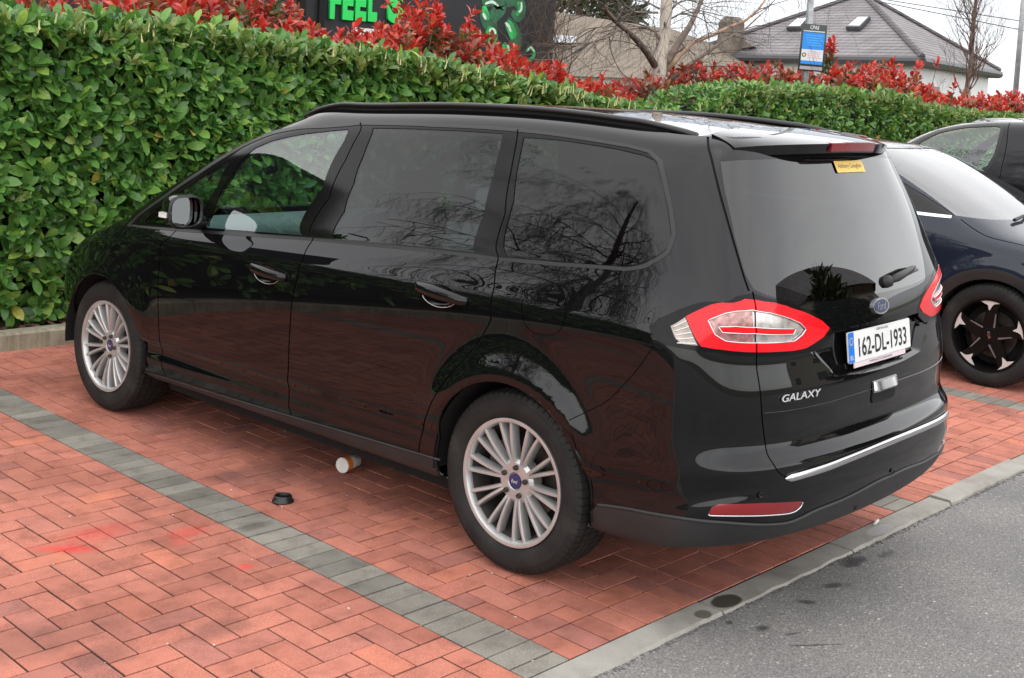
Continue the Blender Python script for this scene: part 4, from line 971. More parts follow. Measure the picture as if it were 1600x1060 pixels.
mb = MB(); mb.prism(rounded(.245, .046, .003), 0, .0008, lambda a, b, d: (a-b*.15, b, d)); st_ = rear_place(mb.mesh('window_sticker', MATS['sticker_orange']), 'window_sticker', .075, 1.572, .0015, tg); link('sticker_lettering', text_mesh('sticker_lettering', 'Anthony Conaghan', MATS['sticker_ink'], .024, .205), st_, loc=(0, .001, .0012))
# rear wiper
def rear_pt(x, z, off):
    uv = B.rear(abs(x), z); p = B.pos(uv[:1], uv[1:])[0]; n = B.nrm(uv[:1], uv[1:])[0]; sg = 1 if x >= 0 else -1
    return Vector((p[0]*sg+n[0]*sg*off, p[1]+n[1]*off, p[2]+n[2]*off))
mb = MB(); mb.tube([rear_pt(.10, 1.150, .012), rear_pt(.14, 1.156, .026), rear_pt(.20, 1.164, .030), rear_pt(.31, 1.176, .026), rear_pt(.37, 1.180, .016)], [.012, .017, .015, .012, .006], 8); wi = mb.obj('rear_wiper', MATS['plastic_grey'], tg, smooth=True)
mb = MB(); mb.tube([rear_pt(.16, 1.150, .005), rear_pt(.30, 1.160, .008), rear_pt(.42, 1.168, .005)], .005, 6); mb.obj('wiper_blade', MATS['trim_black'], wi, smooth=True)
mb = MB(); mb.lathe([(-.003, .024), (.018, .021), (.026, .010), (.027, 0)], 20, 'z'); me = mb.mesh('wiper_pivot', MATS['plastic_grey'], True); fix_normals(me); rear_place(me, 'wiper_pivot', 0.10, 1.150, 0, tg)
# boot handle: bright lip over a dark pocket
mb = MB(); mb.prism(rounded(.190, .080, .020), -.002, .0035, lambda a, b, d: (a, b, d)); me = mb.mesh('handle_pocket', MATS['gap_black']); fix_normals(me); hp = rear_place(me, 'handle_pocket', -.012, .768, 0, tg)
V = []; F = []
for i in range(13):
    a = -0.098+.196*i/12; e = 1-(abs(a)/.098)**6*.5
    V += [(a, .042, -.002), (a, .040, .010*e), (a, .010, .022*e), (a, .001, .015*e), (a, .003, .004)]
for i in range(12):
    for j in range(5): F.append((i*5+j, i*5+(j+1) % 5, i*5+5+(j+1) % 5, i*5+5+j))
F += [(0, 1, 2, 3, 4), (64, 63, 62, 61, 60)]
me = mesh('boot_handle', V, F, MATS['satin_chrome'], True); fix_normals(me); me.set_sharp_from_angle(angle=math.radians(40)); link('boot_handle', me, hp, loc=(0, .002, 0))
for q in ((1187, 774), (1335, 792), (1430, 745)):        # parking sensors
    uv = B.px(q); p = B.pos(uv[:1], uv[1:])[0]; n = B.nrm(uv[:1], uv[1:])[0]
    hit = q[0] > 1300
    mb = MB(); mb.lathe([(.0005, 0), (.0025, .007), (.0025, .0085), (0, .0095)], 16, 'z'); me = mb.mesh('parking_sensor', MATS['gloss_black'], True); fix_normals(me)
    d = B.R.T@ray(q); h = B.bvh.ray_cast(Vector(B.o_l), Vector(d/np.linalg.norm(d)))
    o = link('parking_sensor', me, mpv); zax = Vector((n[0]*-1, n[1], n[2])); xax = Vector((0, 0, 1)).cross(zax).normalized(); yax = zax.cross(xax); M_ = Matrix((xax, yax, zax)).transposed().to_4x4(); M_.translation = Vector((-p[0], p[1], p[2]))+zax*.007; o.matrix_basis = M_
# ---- door handles, mirrors
def side_pt(y, z, off, sg):
    uv = B.side(y, z); p = B.pos(uv[:1], uv[1:])[0]; n = B.nrm(uv[:1], uv[1:])[0]; return Vector((sg*(p[0]+n[0]*off), p[1]+n[1]*off, p[2]+n[2]*off))
for sg in (-1, 1):
    for (ya, za, yb, zb) in HANDLES:
        uvc = B.side((ya+yb)/2+.01, (za+zb)/2-.008); p = B.pos(uvc[:1], uvc[1:])[0]; n = B.nrm(uvc[:1], uvc[1:])[0]
        V = []; F = []; nr, na = 6, 24
        for i in range(nr+1):
            for k in range(na):
                a = 6.283185*k/na; r = i/nr; yy = (ya+yb)/2+.012+.092*r*math.cos(a); zz = (za+zb)/2-.010+.043*r*math.sin(a); off = -.024*(1-r**2)**.6+.0008
                q = side_pt(yy, zz, off, sg); V.append(q)
        for i in range(nr):
            for k in range(na): F.append((i*na+k, i*na+(k+1) % na, (i+1)*na+(k+1) % na, (i+1)*na+k))
        # shallow cup sits 1 mm proud of the skin so the finger recess reads
        me = mesh('handle_cup', V, F, MATS['black_paint'], True); fix_normals(me)
        V2 = []; F2 = []; ns_ = 17
        for i in range(ns_):
            t = i/(ns_-1); yy = ya+(yb-ya)*t; zz = za+(zb-za)*t; lift = .012+.026*math.sin(math.pi*min(1, max(0, t)))**.45
            hh = .0170+.006*math.sin(math.pi*t)
            for a, b in ((-1, -.006), (-.9, .006), (-.35, .013), (.35, .013), (.9, .006), (1, -.006)):
                q = side_pt(yy, zz+a*hh, lift+b-.010, sg); V2.append(q)
        for i in range(ns_-1):
            for j in range(6): F2.append((i*6+j, i*6+(j+1) % 6, i*6+6+(j+1) % 6, i*6+6+j))
        F2 += [tuple(range(6)), tuple((ns_-1)*6+j for j in range(6))[::-1]]
        me2 = mesh('door_handle', V2, F2, MATS['black_paint'], True); fix_normals(me2)
        dh = link('door_handle', me2, mpv); link('handle_cup', me, dh)
        rim = [side_pt((ya+yb)/2+.012+.093*math.cos(a), (za+zb)/2-.010+.044*math.sin(a), .001, sg) for a in np.linspace(-3.0, -.25, 16)]
        mb = MB(); mb.tube(rim, .0022, 6); mb.obj('handle_trim', MATS['satin_chrome'], dh, smooth=True)
        top = [side_pt(ya+(yb-ya)*t, za+(zb-za)*t-.012, .026+.012*math.sin(math.pi*t)**.45-.010, sg) for t in np.linspace(.12, .94, 10)]
    # mirror: shell, glass, indicator, foot
    mc = Vector((sg*1.030, 2.03, 1.150)); V = []; F = []; nr, na = 9, 22
    for i in range(nr):
        t = i/(nr-1); y = -.045+.155*t; k = (1-t**2.6)**.55 if t < 1 else 0.02
        for j in range(na):
            a = 6.283185*j/na; c, s_ = math.cos(a), math.sin(a); e = .62
            V.append((mc.x+sg*(.096*k*math.copysign(abs(c)**e, c))-sg*.02*t, mc.y+y, mc.z+.080*k*math.copysign(abs(s_)**e, s_)+.012*t))
    for i in range(nr-1):
        for j in range(na): F.append((i*na+j, i*na+(j+1) % na, (i+1)*na+(j+1) % na, (i+1)*na+j))
    F.append(tuple((nr-1)*na+j for j in range(na)))
    me = mesh('door_mirror', V, F, BP, True); fix_normals(me); mo = link('door_mirror', me, mpv)
    def srow(kx, kz, y): return [(mc.x+sg*.096*kx*math.copysign(abs(math.cos(a))**.62, math.cos(a)), mc.y+y, mc.z+.080*kz*math.copysign(abs(math.sin(a))**.62, math.sin(a))) for a in np.linspace(0, 6.283185, 23)[:-1]]
    V = srow(1, 1, -.045)+srow(.90, .87, -.052)+srow(.88, .84, -.036); F = [(i, (i+1) % 22, 22+(i+1) % 22, 22+i) for i in range(22)]+[(22+i, 22+(i+1) % 22, 44+(i+1) % 22, 44+i) for i in range(22)]
    me = mesh('mirror_rim', V, F, MATS['trim_black']); fix_normals(me); link('mirror_rim', me, mo)
    V = [(a, mc.y-.034+.26*(a-mc.x)*(-sg), c-.0) for a, b, c in srow(.88, .84, -.038)]; me = mesh('mirror_glass', V, [tuple(range(22))], MATS['mirror_glass']); link('mirror_glass', me, mo)
    mb = MB(); mb.box(mc.x+sg*.070, mc.x+sg*.0995, mc.y-.030, mc.y+.028, mc.z-.026, mc.z-.002, .004); mb.obj('indicator', MATS['white_plastic'], mo)
    mb = MB(); mb.tube([(sg*.875, 2.06, 1.085), (sg*.93, 2.055, 1.085), (mc.x-sg*.05, 2.05, 1.10)], [.035, .028, .03], 8); mb.obj('mirror_foot', MATS['trim_black'], mo, smooth=True)
# ---- wheels, arches, floor
for (x, y, sd, sp_, fr) in ((-.813, 0, -1, .10, False), (.813, 0, 1, .3, False), (-.813, 2.849, -1, .36, True), (.813, 2.849, 1, .2, True)):
    make_wheel(mpv, (x, y, .345), sd, .345, .235, .2365, sp_, fr)
    sg = -1 if x < 0 else 1; V = []; F = []; n = 28
    for i in range(n+1):
        a = math.radians(-6+192*i/n); r = .392
        for xx in (sg*.935, sg*.60): V.append((xx, y+r*math.cos(a), .345+r*math.sin(a)))
    for i in range(n): F.append((2*i, 2*i+1, 2*i+3, 2*i+2))
    link('arch_liner', mesh('arch_liner', V, F, MATS['gap_black']), mpv)
    ring = []
    for i in range(33):
        a = math.radians(-22+224*i/32); ring.append(side_pt(y+.388*math.cos(a), max(.345+.388*math.sin(a), .275), -.006, sg))
    mb = MB(); mb.tube(ring, .007, 6); mb.obj('arch_lip', BP, mpv, smooth=True)
    mb = MB(); mb.box(sg*.58-.02, sg*.58+.02, y-.42, y+.42, .24, .80); mb.obj('arch_wall', MATS['gap_black'], mpv)
mb = MB(); mb.box(-.80, .80, .42, 2.42, .185, .262); mb.box(-.56, .56, -.55, 3.4, .21, .33); mb.obj('floor_pan', MATS['gap_black'], mpv)
# ---- cabin seen through the glass
def seat(y, x, rake=.22):
    o = rbox('seat', MATS['seat_cloth'], x, y+.20, .58, .50, .52, .16, .05, mpv)
    rbox('backrest', MATS['seat_cloth'], 0, -.28, .33, .48, .15, .62, .06, o, rot=(rake, 0, 0)); rbox('headrest', MATS['seat_cloth'], 0, -.40, .74, .26, .10, .19, .045, o, rot=(rake*.6, 0, 0))
for x in (-.40, .40): seat(1.30, x)
for x in (-.46, 0, .46): seat(.38, x)
for x in (-.36, .36): seat(-.40, x)
rbox('dashboard', MATS['dash_plastic'], 0, 2.38, .90, 1.55, .55, .30, .10, mpv)
mb = MB(); mb.lathe([(-.012, .180), (0, .192), (.012, .180), (0, .168)], 36, 'y', closed=True); mb.box(-.17, .17, -.008, .008, -.02, .02); mb.box(-.02, .02, -.008, .008, -.17, 0); me = mb.mesh('steering_wheel', MATS['dash_plastic'], True); fix_normals(me); link('steering_wheel', me, mpv, loc=(.40, 1.96, .98), rot=(.42, 0, 0))
for sg in (-1, 1):
    V = []; F = []
    for yy in np.linspace(.50, 2.38, 14):
        V += [(sg*.83, yy, .50), (sg*.845, yy, .9), (sg*.82, yy, 1.03+.05*(1.3-yy)+.02)]
    for i in range(13): F += [(3*i, 3*i+3, 3*i+4, 3*i+1), (3*i+1, 3*i+4, 3*i+5, 3*i+2)]
    link('door_card', mesh('door_card', V, F, MATS['door_trim'], True), mpv)
V = []; F = []
for yy in np.linspace(-.55, 1.55, 12):
    for xx in np.linspace(-.56, .56, 7): V.append((xx, yy, 1.66-.05*((yy-.5)/1.2)**2-.03*(xx/.56)**2))
for i in range(11):
    for j in range(6): a = i*7+j; F.append((a, a+1, a+8, a+7))
link('headliner', mesh('headliner', V, F, MATS['headliner'], True), mpv)
mb = MB(); mb.box(-.80, .80, -.80, 2.5, .40, .43); mb.obj('cabin_floor', MATS['seat_cloth'], mpv)
# ------------------------------------------------------------------ planting
def leaf_mat(name, stops, rough=0.38, trans=0.25, back=None):
    m, t, o = nodes(name); b = t.nodes.new('ShaderNodeBsdfPrincipled'); b.inputs['Roughness'].default_value = rough; b.inputs['Specular IOR Level'].default_value = 0.45
    at = N(t, 'ShaderNodeAttribute', attribute_name='rnd'); oi = N(t, 'ShaderNodeObjectInfo')
    wn = N(t, 'ShaderNodeTexWhiteNoise', noise_dimensions='1D'); t.links.new(mth(t, 'ADD', mth(t, 'MULTIPLY', oi.outputs['Random'], 531.7), mth(t, 'MULTIPLY', at.outputs['Fac'], 917.3)), wn.inputs['W'])
    c = ramp(t, wn.outputs['Value'], stops)
    geo = N(t, 'ShaderNodeNewGeometry'); n = N(t, 'ShaderNodeTexNoise', Scale=55.0, Detail=3.0); t.links.new(geo.outputs['Position'], n.inputs['Vector'])
    c = mixc(t, c, ramp(t, n.outputs['Fac'], [(0.3, (0.78, 0.80, 0.75)), (0.7, (1.18, 1.15, 1.1))]), 1.0, 'MULTIPLY')
    t.links.new(c, b.inputs['Base Color'])
    tr = N(t, 'ShaderNodeBsdfTranslucent'); t.links.new(mixc(t, c, (1.3, 1.4, 0.6), 0.35, 'MULTIPLY'), tr.inputs[0])
    mxs = N(t, 'ShaderNodeMixShader'); mxs.inputs[0].default_value = trans; t.links.new(b.outputs[0], mxs.inputs[1]); t.links.new(tr.outputs[0], mxs.inputs[2]); t.links.new(mxs.outputs[0], o.inputs[0]); return m
leaf_mat('laurel_leaf', [(0.0, (0.028, 0.088, 0.020)), (0.3, (0.070, 0.182, 0.040)), (0.7, (0.125, 0.285, 0.060)), (0.9, (0.21, 0.395, 0.082)), (0.985, (0.32, 0.46, 0.09)), (1.0, (0.44, 0.34, 0.07))], 0.30)
leaf_mat('laurel_tip', [(0.0, (0.10, 0.18, 0.045)), (0.5, (0.16, 0.25, 0.065)), (1.0, (0.30, 0.34, 0.11))], 0.4)
leaf_mat('photinia_red', [(0.0, (0.30, 0.022, 0.022)), (0.4, (0.52, 0.038, 0.032)), (0.8, (0.68, 0.065, 0.048)), (1.0, (0.66, 0.16, 0.09))], 0.36, 0.3)
leaf_mat('photinia_bronze', [(0.0, (0.20, 0.060, 0.035)), (0.5, (0.32, 0.10, 0.055)), (1.0, (0.30, 0.19, 0.085))], 0.4, 0.25)
leaf_mat('photinia_green', [(0.0, (0.05, 0.075, 0.025)), (0.6, (0.10, 0.13, 0.05)), (1.0, (0.20, 0.16, 0.07))], 0.4)
leaf_mat('conifer_green', [(0.0, (0.022, 0.034, 0.012)), (0.6, (0.045, 0.058, 0.020)), (1.0, (0.085, 0.085, 0.03))], 0.6, 0.1)
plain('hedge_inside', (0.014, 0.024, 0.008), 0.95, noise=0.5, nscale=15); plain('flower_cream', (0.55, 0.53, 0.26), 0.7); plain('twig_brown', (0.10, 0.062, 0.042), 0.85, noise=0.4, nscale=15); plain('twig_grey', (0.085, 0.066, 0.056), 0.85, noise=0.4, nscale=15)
def leaf_template(wid=0.20, nseg=4, curl=0.12, fold=0.10):
    """unit leaf along +y, face +z"""
    V = []; F = []
    for i in range(nseg+1):
        t = i/nseg; w_ = wid*float(np.interp(t, [0, .2, .42, .64, .85, 1], [.06, .55, .90, 1.0, .74, .10])); z = -curl*(t-0.35)**2*2.0
        V += [(-w_, t, z+fold*w_*2), (0, t, z), (w_, t, z+fold*w_*2)]
    for i in range(nseg):
        a = 3*i; F += [(a, a+1, a+4, a+3), (a+1, a+2, a+5, a+4)]
    return np.array(V), np.array(F)
LT = leaf_template(0.225, 5); LT_S = leaf_template(0.23, 4, 0.18, 0.12); LT_N = leaf_template(0.13, 2, 0.2, 0.2)
def frames(d, up):
    """rotation matrices whose y axis is d and z axis leans to up"""
    d = d/np.linalg.norm(d, axis=1, keepdims=True); x = np.cross(d, up); ln = np.linalg.norm(x, axis=1, keepdims=True); x = np.where(ln < 1e-6, np.array([1.0, 0, 0]), x/(ln+1e-9)); z = np.cross(x, d)
    return np.stack([x, d, z], 2)
def leaf_mesh(name, pos, d, up, size, tmpl, mat, roll=0.5):
    T, F = tmpl; n = len(pos)
    up = up+RNG.normal(0, roll, (n, 3)); R = frames(d, up)
    V = np.einsum('nij,kj->nki', R, T)*size[:, None, None]*(1+RNG.normal(0, .06, (n, 1, 1)))+pos[:, None, :]
    m = len(T); FF = (F[None]+(np.arange(n)*m)[:, None, None]).reshape(-1, F.shape[1])
    me = bpy.data.meshes.new(name); me.vertices.add(n*m); me.vertices.foreach_set('co', V.ravel()); k = FF.shape[1]
    me.loops.add(FF.size); me.loops.foreach_set('vertex_index', FF.ravel().astype(np.int32)); me.polygons.add(len(FF)); me.polygons.foreach_set('loop_start', (np.arange(len(FF))*k).astype(np.int32))
    me.polygons.foreach_set('use_smooth', np.ones(len(FF), bool)); me.update(calc_edges=True); me.validate()
    a = me.attributes.new('rnd', 'FLOAT', 'POINT'); a.data.foreach_set('value', np.repeat(RNG.random(n), m).astype(np.float32)); me.materials.append(mat)
    return me
def shoots(base, axis, nleaf, length, spread=(0.5, 1.25), upb=0.3):
    """rosettes of leaves round shoot tips: positions, directions, up vectors"""
    n = len(base); axis = axis/np.linalg.norm(axis, axis=1, keepdims=True); P_ = []; D_ = []; U_ = []
    a = np.cross(axis, RNG.normal(0, 1, (n, 3))); a /= np.linalg.norm(a, axis=1, keepdims=True); b = np.cross(axis, a)
    for k in range(nleaf):
        th = 2.4*k+RNG.normal(0, .35, n); el = spread[0]+(spread[1]-spread[0])*(1-k/nleaf)+RNG.normal(0, .18, n)
        rad = a*np.cos(th)[:, None]+b*np.sin(th)[:, None]; d = axis*np.cos(el)[:, None]+rad*np.sin(el)[:, None]
        P_.append(base+axis*(length*(k/nleaf-1.0))[:, None] if isinstance(length, np.ndarray) else base+axis*(length*(k/nleaf-1.0))); D_.append(d); U_.append(axis-rad*0.15)
    return np.concatenate(P_), np.concatenate(D_), np.concatenate(U_)
def noise2(x, y, seed=0):
    r = np.random.default_rng(seed); o = np.zeros_like(x, dtype=float)
    for k in range(7):
        f = 0.9*1.55**k; a = r.uniform(0, 6.28, 4); o += (np.sin(x*f*r.uniform(.7, 1.3)+a[0]+1.3*np.sin(y*f*.6+a[2]))*np.cos(y*f*r.uniform(.7, 1.3)+a[1]))/(1.35**k)
    return o/3.0
def hedge(name, label, x0, x1, yf, ztop, depth, dens, leaf, singles=0, zbot=0.2, spikes=0, seed=3, detail_x=None, tipband=0.35):
    root = thing(name, label, 'hedge', ((x0+x1)/2, yf+depth/2, 0.09)); ox, oy, oz = root.location
    def front(x, z): return yf+0.14*noise2(x*1.15, z*1.5, seed)+0.06*np.maximum(0, 0.5-z)-0.05*np.sin(z*2)
    def top(x, y): return ztop(x)+0.05*noise2(x*1.7, y*2.0, seed+1)
    # solid inner mass blocking the view, leaf shade put into its dark colour
    nx = max(20, int((x1-x0)*5)); xs = np.linspace(x0, x1, nx); V = []; F = []
    for x in xs:
        X = np.array([x])
        for z in np.linspace(0.12, 1, 8):
            zz = z*(ztop(X)[0]-0.14); V.append((x-ox, front(X, np.array([zz]))[0]+0.20-oy, zz-oz))
        for y in np.linspace(0.25, 1, 4): V.append((x-ox, yf+depth*y-oy, ztop(X)[0]-0.16-oz))
        V.append((x-ox, yf+depth-oy, .1-oz))
    m = 13
    for i in range(nx-1):
        for j in range(m-1): F.append((i*m+j, i*m+j+1, i*m+m+j+1, i*m+m+j))
    F += [tuple(range(m)), tuple((nx-1)*m+j for j in range(m))[::-1]]
    link('dark_core', mesh('dark_core', V, F, MATS['hedge_inside'], True), root)
    # shoots over the front and the top
    area = (x1-x0)*2.0; n = int(area*dens)
    X = RNG.uniform(x0, x1, n); Zt = ztop(X); Z = zbot+RNG.random(n)**0.9*(Zt-zbot)
    if singles: keep = ~((Z < 0.62) & (noise2(X*2.6, Z*3, 91) < -0.28)); X, Z = X[keep], Z[keep]; n = len(X)
    Y = front(X, Z)+RNG.exponential(.055, n)-0.03
    ax = np.stack([RNG.normal(0, .55, n), -1.0+RNG.normal(0, .25, n), 0.35+RNG.normal(0, .45, n)], 1)
    nt_ = int((x1-x0)*depth*dens*0.9); Xt = RNG.uniform(x0, x1, nt_); Yt = yf+RNG.random(nt_)*depth; Zt2 = top(Xt, Yt)+RNG.normal(0, .035, nt_)
    at = np.stack([RNG.normal(0, .35, nt_), -.25+RNG.normal(0, .35, nt_), np.ones(nt_)], 1)
    tip_n = int((x1-x0)*min(dens, 100)*0.50); Xe = RNG.uniform(x0, x1, tip_n); Ye = yf+RNG.normal(0.02, .07, tip_n); Ze = top(Xe, Ye)-np.abs(RNG.normal(0, .10, tip_n))+.03
    ae = np.stack([RNG.normal(0, .3, tip_n), -.55+RNG.normal(0, .3, tip_n), np.ones(tip_n)*.9], 1)
    base = np.concatenate([np.stack([X, Y, Z], 1), np.stack([Xt, Yt, Zt2], 1)]); axs = np.concatenate([ax, at])
    p, d, u = shoots(base, axs, 6, 0.075); sz = np.abs(RNG.normal(leaf, leaf*.2, len(p)))
    p = p-np.array([ox, oy, oz]); up = u+np.array([0, -0.45, 0.55])
    me_t = leaf_mesh('leaf', np.zeros((1, 3)), np.array([[0, 1.0, 0]]), np.array([[0, 0, 1.0]]), np.ones(1), LT, MATS['laurel_leaf'], roll=0)
    if singles:     # the leaves that show largest are single objects
        q = np.array([to_px(a+np.array([ox, oy, oz])) for a in p]); ok = (q[:, 0] > 0) & (q[:, 0] < 700) & (q[:, 1] > 20) & (q[:, 1] < 520) & ~((q[:, 0] > 110) & (q[:, 1] > 330+(300-q[:, 0])*0.4)) & (p[:, 1]+oy < front(p[:, 0]+ox, p[:, 2]+oz)+0.02)
        dist = np.linalg.norm(p+np.array([ox, oy, oz])-CPOS, axis=1)-sz*30; dist[~ok] = 1e9; idx = np.argsort(dist)[:singles]
        R = frames(d[idx], up[idx]+RNG.normal(0, .35, (len(idx), 3)))
        for k, i in enumerate(idx):
            o = link('leaf', me_t, root); M_ = Matrix([[*(R[k][r]*sz[i]), p[i][r]] for r in range(3)]+[[0, 0, 0, 1]]); o.matrix_basis = M_
        mask = np.ones(len(p), bool); mask[idx] = False; p, d, up, sz = p[mask], d[mask], up[mask], sz[mask]
    link('foliage', leaf_mesh('foliage', p, d, up, sz, LT if leaf > .07 else LT_S, MATS['laurel_leaf'], .35), root, kind='stuff')
    p, d, u = shoots(np.stack([Xe, Ye, Ze], 1), ae, 5, 0.06, (.25, .8)); link('young_foliage', leaf_mesh('young_foliage', p-np.array([ox, oy, oz]), d, u+np.array([0, -.4, .5]), np.abs(RNG.normal(leaf*.75, leaf*.15, len(p))), LT_S, MATS['laurel_tip'], .3), root, kind='stuff')
    if spikes:
        V = []; F = []
        for k in range(spikes):
            x = random.uniform(x0, x1); y = yf+random.gauss(.02, .10); z = float(ztop(np.array([x]))[0])+random.uniform(-.10, .02); h = random.uniform(.05, .11); b = len(V); lx, ly = random.gauss(0, .15), random.gauss(-.1, .15)
            for i in range(6):
                t = i/5; r = (.009*(1-t*.75))*(1 if i % 2 else .75)
                for j in range(5): a = 1.2566*j+i*.6; V.append((x+lx*h*t+r*math.cos(a)-ox, y+ly*h*t+r*math.sin(a)-oy, z+h*t-oz))
            for i in range(5):
                for j in range(5): F.append((b+i*5+j, b+i*5+(j+1) % 5, b+i*5+5+(j+1) % 5, b+i*5+5+j))
        link('flower_spikes', mesh('flower_spikes', V, F, MATS['flower_cream'], True), root, kind='stuff')
    return root
hl = lambda x: np.interp(x, [-14, 0.2, 2.4, 3.6, 5.1, 6.4, 7.5], [2.1, 2.08, 2.06, 2.01, 1.87, 1.70, 1.62])
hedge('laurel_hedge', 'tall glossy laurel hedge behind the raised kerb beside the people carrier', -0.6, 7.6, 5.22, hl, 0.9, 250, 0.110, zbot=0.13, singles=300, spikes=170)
hedge('laurel_hedge', 'laurel hedge running on past the edge of the paving, out beyond the first bay', -13, -0.6, 5.22, hl, 0.8, 26, 0.13, seed=8)
hr = lambda x: np.interp(x, [7.6, 8.6, 9.4, 11, 13.2, 15.3, 18, 26], [1.45, 1.62, 1.90, 2.00, 1.98, 1.82, 1.75, 1.75])
hedge('laurel_hedge', 'bright green laurel hedge behind the dark blue car and the van', 7.9, 20, 5.6, hr, 1.1, 150, 0.085, seed=13, spikes=40)
# red photinia shrubs behind the hedges
def shrub(name, label, x, y, z0, ztop, rad, n, seed, redness=0.7, group=None, leaf=.085):
    r = np.random.default_rng(seed); root = thing(name, label, 'shrub', (x, y, 0.09), group=group); mb = MB()
    tips = []
    for k in range(n):
        a = r.uniform(0, 6.28); q = rad*math.sqrt(r.random()); zz = z0+(ztop-z0)*(1-(q/rad)**2*0.55)*r.uniform(.55, 1.0)**.7 if k > 4 else ztop*(1-.02*k)
        tips.append((q*math.cos(a), q*math.sin(a), zz-.09))
    tips = np.array(tips)
    for k in range(0, n, 5):
        t = tips[k]; mb.tube([(t[0]*.15, t[1]*.15, -.05), (t[0]*.5, t[1]*.5, t[2]*.5), (t[0]*.9, t[1]*.9, t[2]*.85), tuple(t)], [.02, .012, .006, .003], 5)
    mb.obj('stems', MATS['twig_brown'], root)
    ax = np.stack([tips[:, 0]*.9+r.normal(0, .25, n), tips[:, 1]*.9+r.normal(0, .25, n), np.full(n, .9)], 1)
    h = (tips[:, 2]-tips[:, 2].min())/(np.ptp(tips[:, 2])+1e-6); sel = r.random(n) < redness*(.35+.75*h)
    for nm, mask, mat in (('red_leaves', sel, 'photinia_red'), ('bronze_leaves', ~sel & (r.random(n) < .6), 'photinia_bronze')):
        if mask.sum() < 2: continue
        p, d, u = shoots(tips[mask], ax[mask], 10, .12, (.30, 1.30)); link(nm, leaf_mesh(nm, p, d, u, np.abs(RNG.normal(leaf, leaf*.2, len(p))), LT_S, MATS[mat], .3), root, kind='stuff')
    lo = tips[r.integers(0, n, n)]*np.array([.9, .9, 1])-np.array([0, 0, 1])*r.uniform(.08, .45, n)[:, None]
    p, d, u = shoots(lo, ax+r.normal(0, .5, (n, 3)), 7, .12, (.4, 1.3)); link('green_leaves', leaf_mesh('green_leaves', p, d, u, np.abs(RNG.normal(leaf, leaf*.2, len(p))), LT_S, MATS['photinia_green'], .4), root, kind='stuff')
    return root
SH = [(40, -18, 6.5, .7), (115, -14, 6.6, .7), (190, -12, 6.5, .75), (250, -30, 6.9, .7), (300, -22, 6.6, .8), (350, -35, 6.9, .6), (395, -8, 6.6, .75), (435, -5, 6.8, .6), (470, 38, 6.5, .65), (545, 45, 6.4, .75), (610, 28, 6.7, .65), (660, -8, 6.9, .8), (725, 35, 6.7, .7), (790, 72, 6.6, .75), (850, 100, 6.6, .85), (905, 118, 6.6, .8), (965, 140, 6.9, .7),
      (1010, 118, 7.6, .55), (1085, 98, 7.4, .6), (1140, 100, 7.2, .75), (1195, 98, 7.2, .6), (1245, 104, 7.2, .55), (1300, 98, 7.0, .6), (1350, 100, 7.0, .75), (1398, 93, 7.0, .85), (1440, 128, 6.9, .8), (1480, 145, 6.9, .8), (1530, 148, 7.0, .7), (1585, 142, 7.2, .75)]
SHL = {470: 'red photinia shrub before the dark pilasters of the black building', 545: 'red photinia shrub below the first green letters', 610: 'red photinia shrub below the last green letter', 660: 'tallest red photinia shrub between the green lettering and the mural', 725: 'red photinia shrub just before the green mural figure', 790: 'red photinia shrub at the foot of the green mural figure', 850: 'red photinia shrub before the climbing twigs of the black building', 905: 'red photinia shrub before the white wall of the old building', 965: 'low red photinia shrub on the tall-hedge side of the birch',
       1010: 'bronze-red photinia shrub at the foot of the birch trunk', 1085: 'bronze-red photinia shrub under the long tan limb of the birch', 1140: 'red photinia shrub before the stone chimney end of the bungalow', 1245: 'pinkish photinia shrub under the parking notice', 1300: 'pinkish photinia shrub beside the parking notice pole', 1398: 'tall bright red photinia shrub below the hip corner of the bungalow roof', 1530: 'sparse red photinia shrub around the small bare tree', 1585: 'sparse red photinia shrub at the foot of the pale steel pole'}
for k, (a, b, y, rd_) in enumerate(SH):
    p = px_y((a, b), y); left = a < 990
    shrub('photinia_shrub', SHL[a] if a in SHL else 'red-tipped photinia shrub beyond the tall laurel hedge, away from the lettering' if left else 'red photinia shrub behind the bright laurel hedge, before the white bungalow wall', p[0], y, 1.25, max(p[2], 1.75), .62 if left else .78, 150 if left else 190, 100+k, rd_, 'photinia shrubs behind the tall hedge' if left else 'photinia shrubs by the sign and birch', .095 if left else .10)
p = px_y((1296, 66), 7.0); shrub('photinia_shrub', 'tall single red photinia shoot standing up beside the sign', p[0], 7.0, p[2]-.25, p[2], .10, 8, 77, 1.0, None, .10)
# ------------------------------------------------------------------ trees
def bark_birch():
    m, t, o = nodes('birch_bark'); b = pbr(t, o, Roughness=0.8); tcn = N(t, 'ShaderNodeTexCoord'); mp = N(t, 'ShaderNodeMapping'); mp.inputs['Scale'].default_value = (7, 7, 3.0); t.links.new(tcn.outputs['Object'], mp.inputs[0])
    n = N(t, 'ShaderNodeTexNoise', Scale=1.6, Detail=6.0, Roughness=.65); t.links.new(mp.outputs[0], n.inputs['Vector'])
    t.links.new(ramp(t, n.outputs['Fac'], [(0.0, (0.035, 0.028, 0.024)), (0.36, (0.05, 0.04, 0.034)), (0.41, (0.44, 0.37, 0.31)), (0.60, (0.56, 0.48, 0.40)), (1.0, (0.70, 0.62, 0.54))]), b.inputs['Base Color'])
    bp_ = N(t, 'ShaderNodeBump', Strength=.5, Distance=.02); t.links.new(n.outputs['Fac'], bp_.inputs['Height']); t.links.new(bp_.outputs[0], b.inputs['Normal'])
bark_birch(); plain('branch_dark', (0.15, 0.108, 0.088), .85, noise=.45, nscale=9, bump=.4, bscale=25); plain('branch_tan', (0.34, 0.225, 0.15), .8, noise=.4, nscale=8)
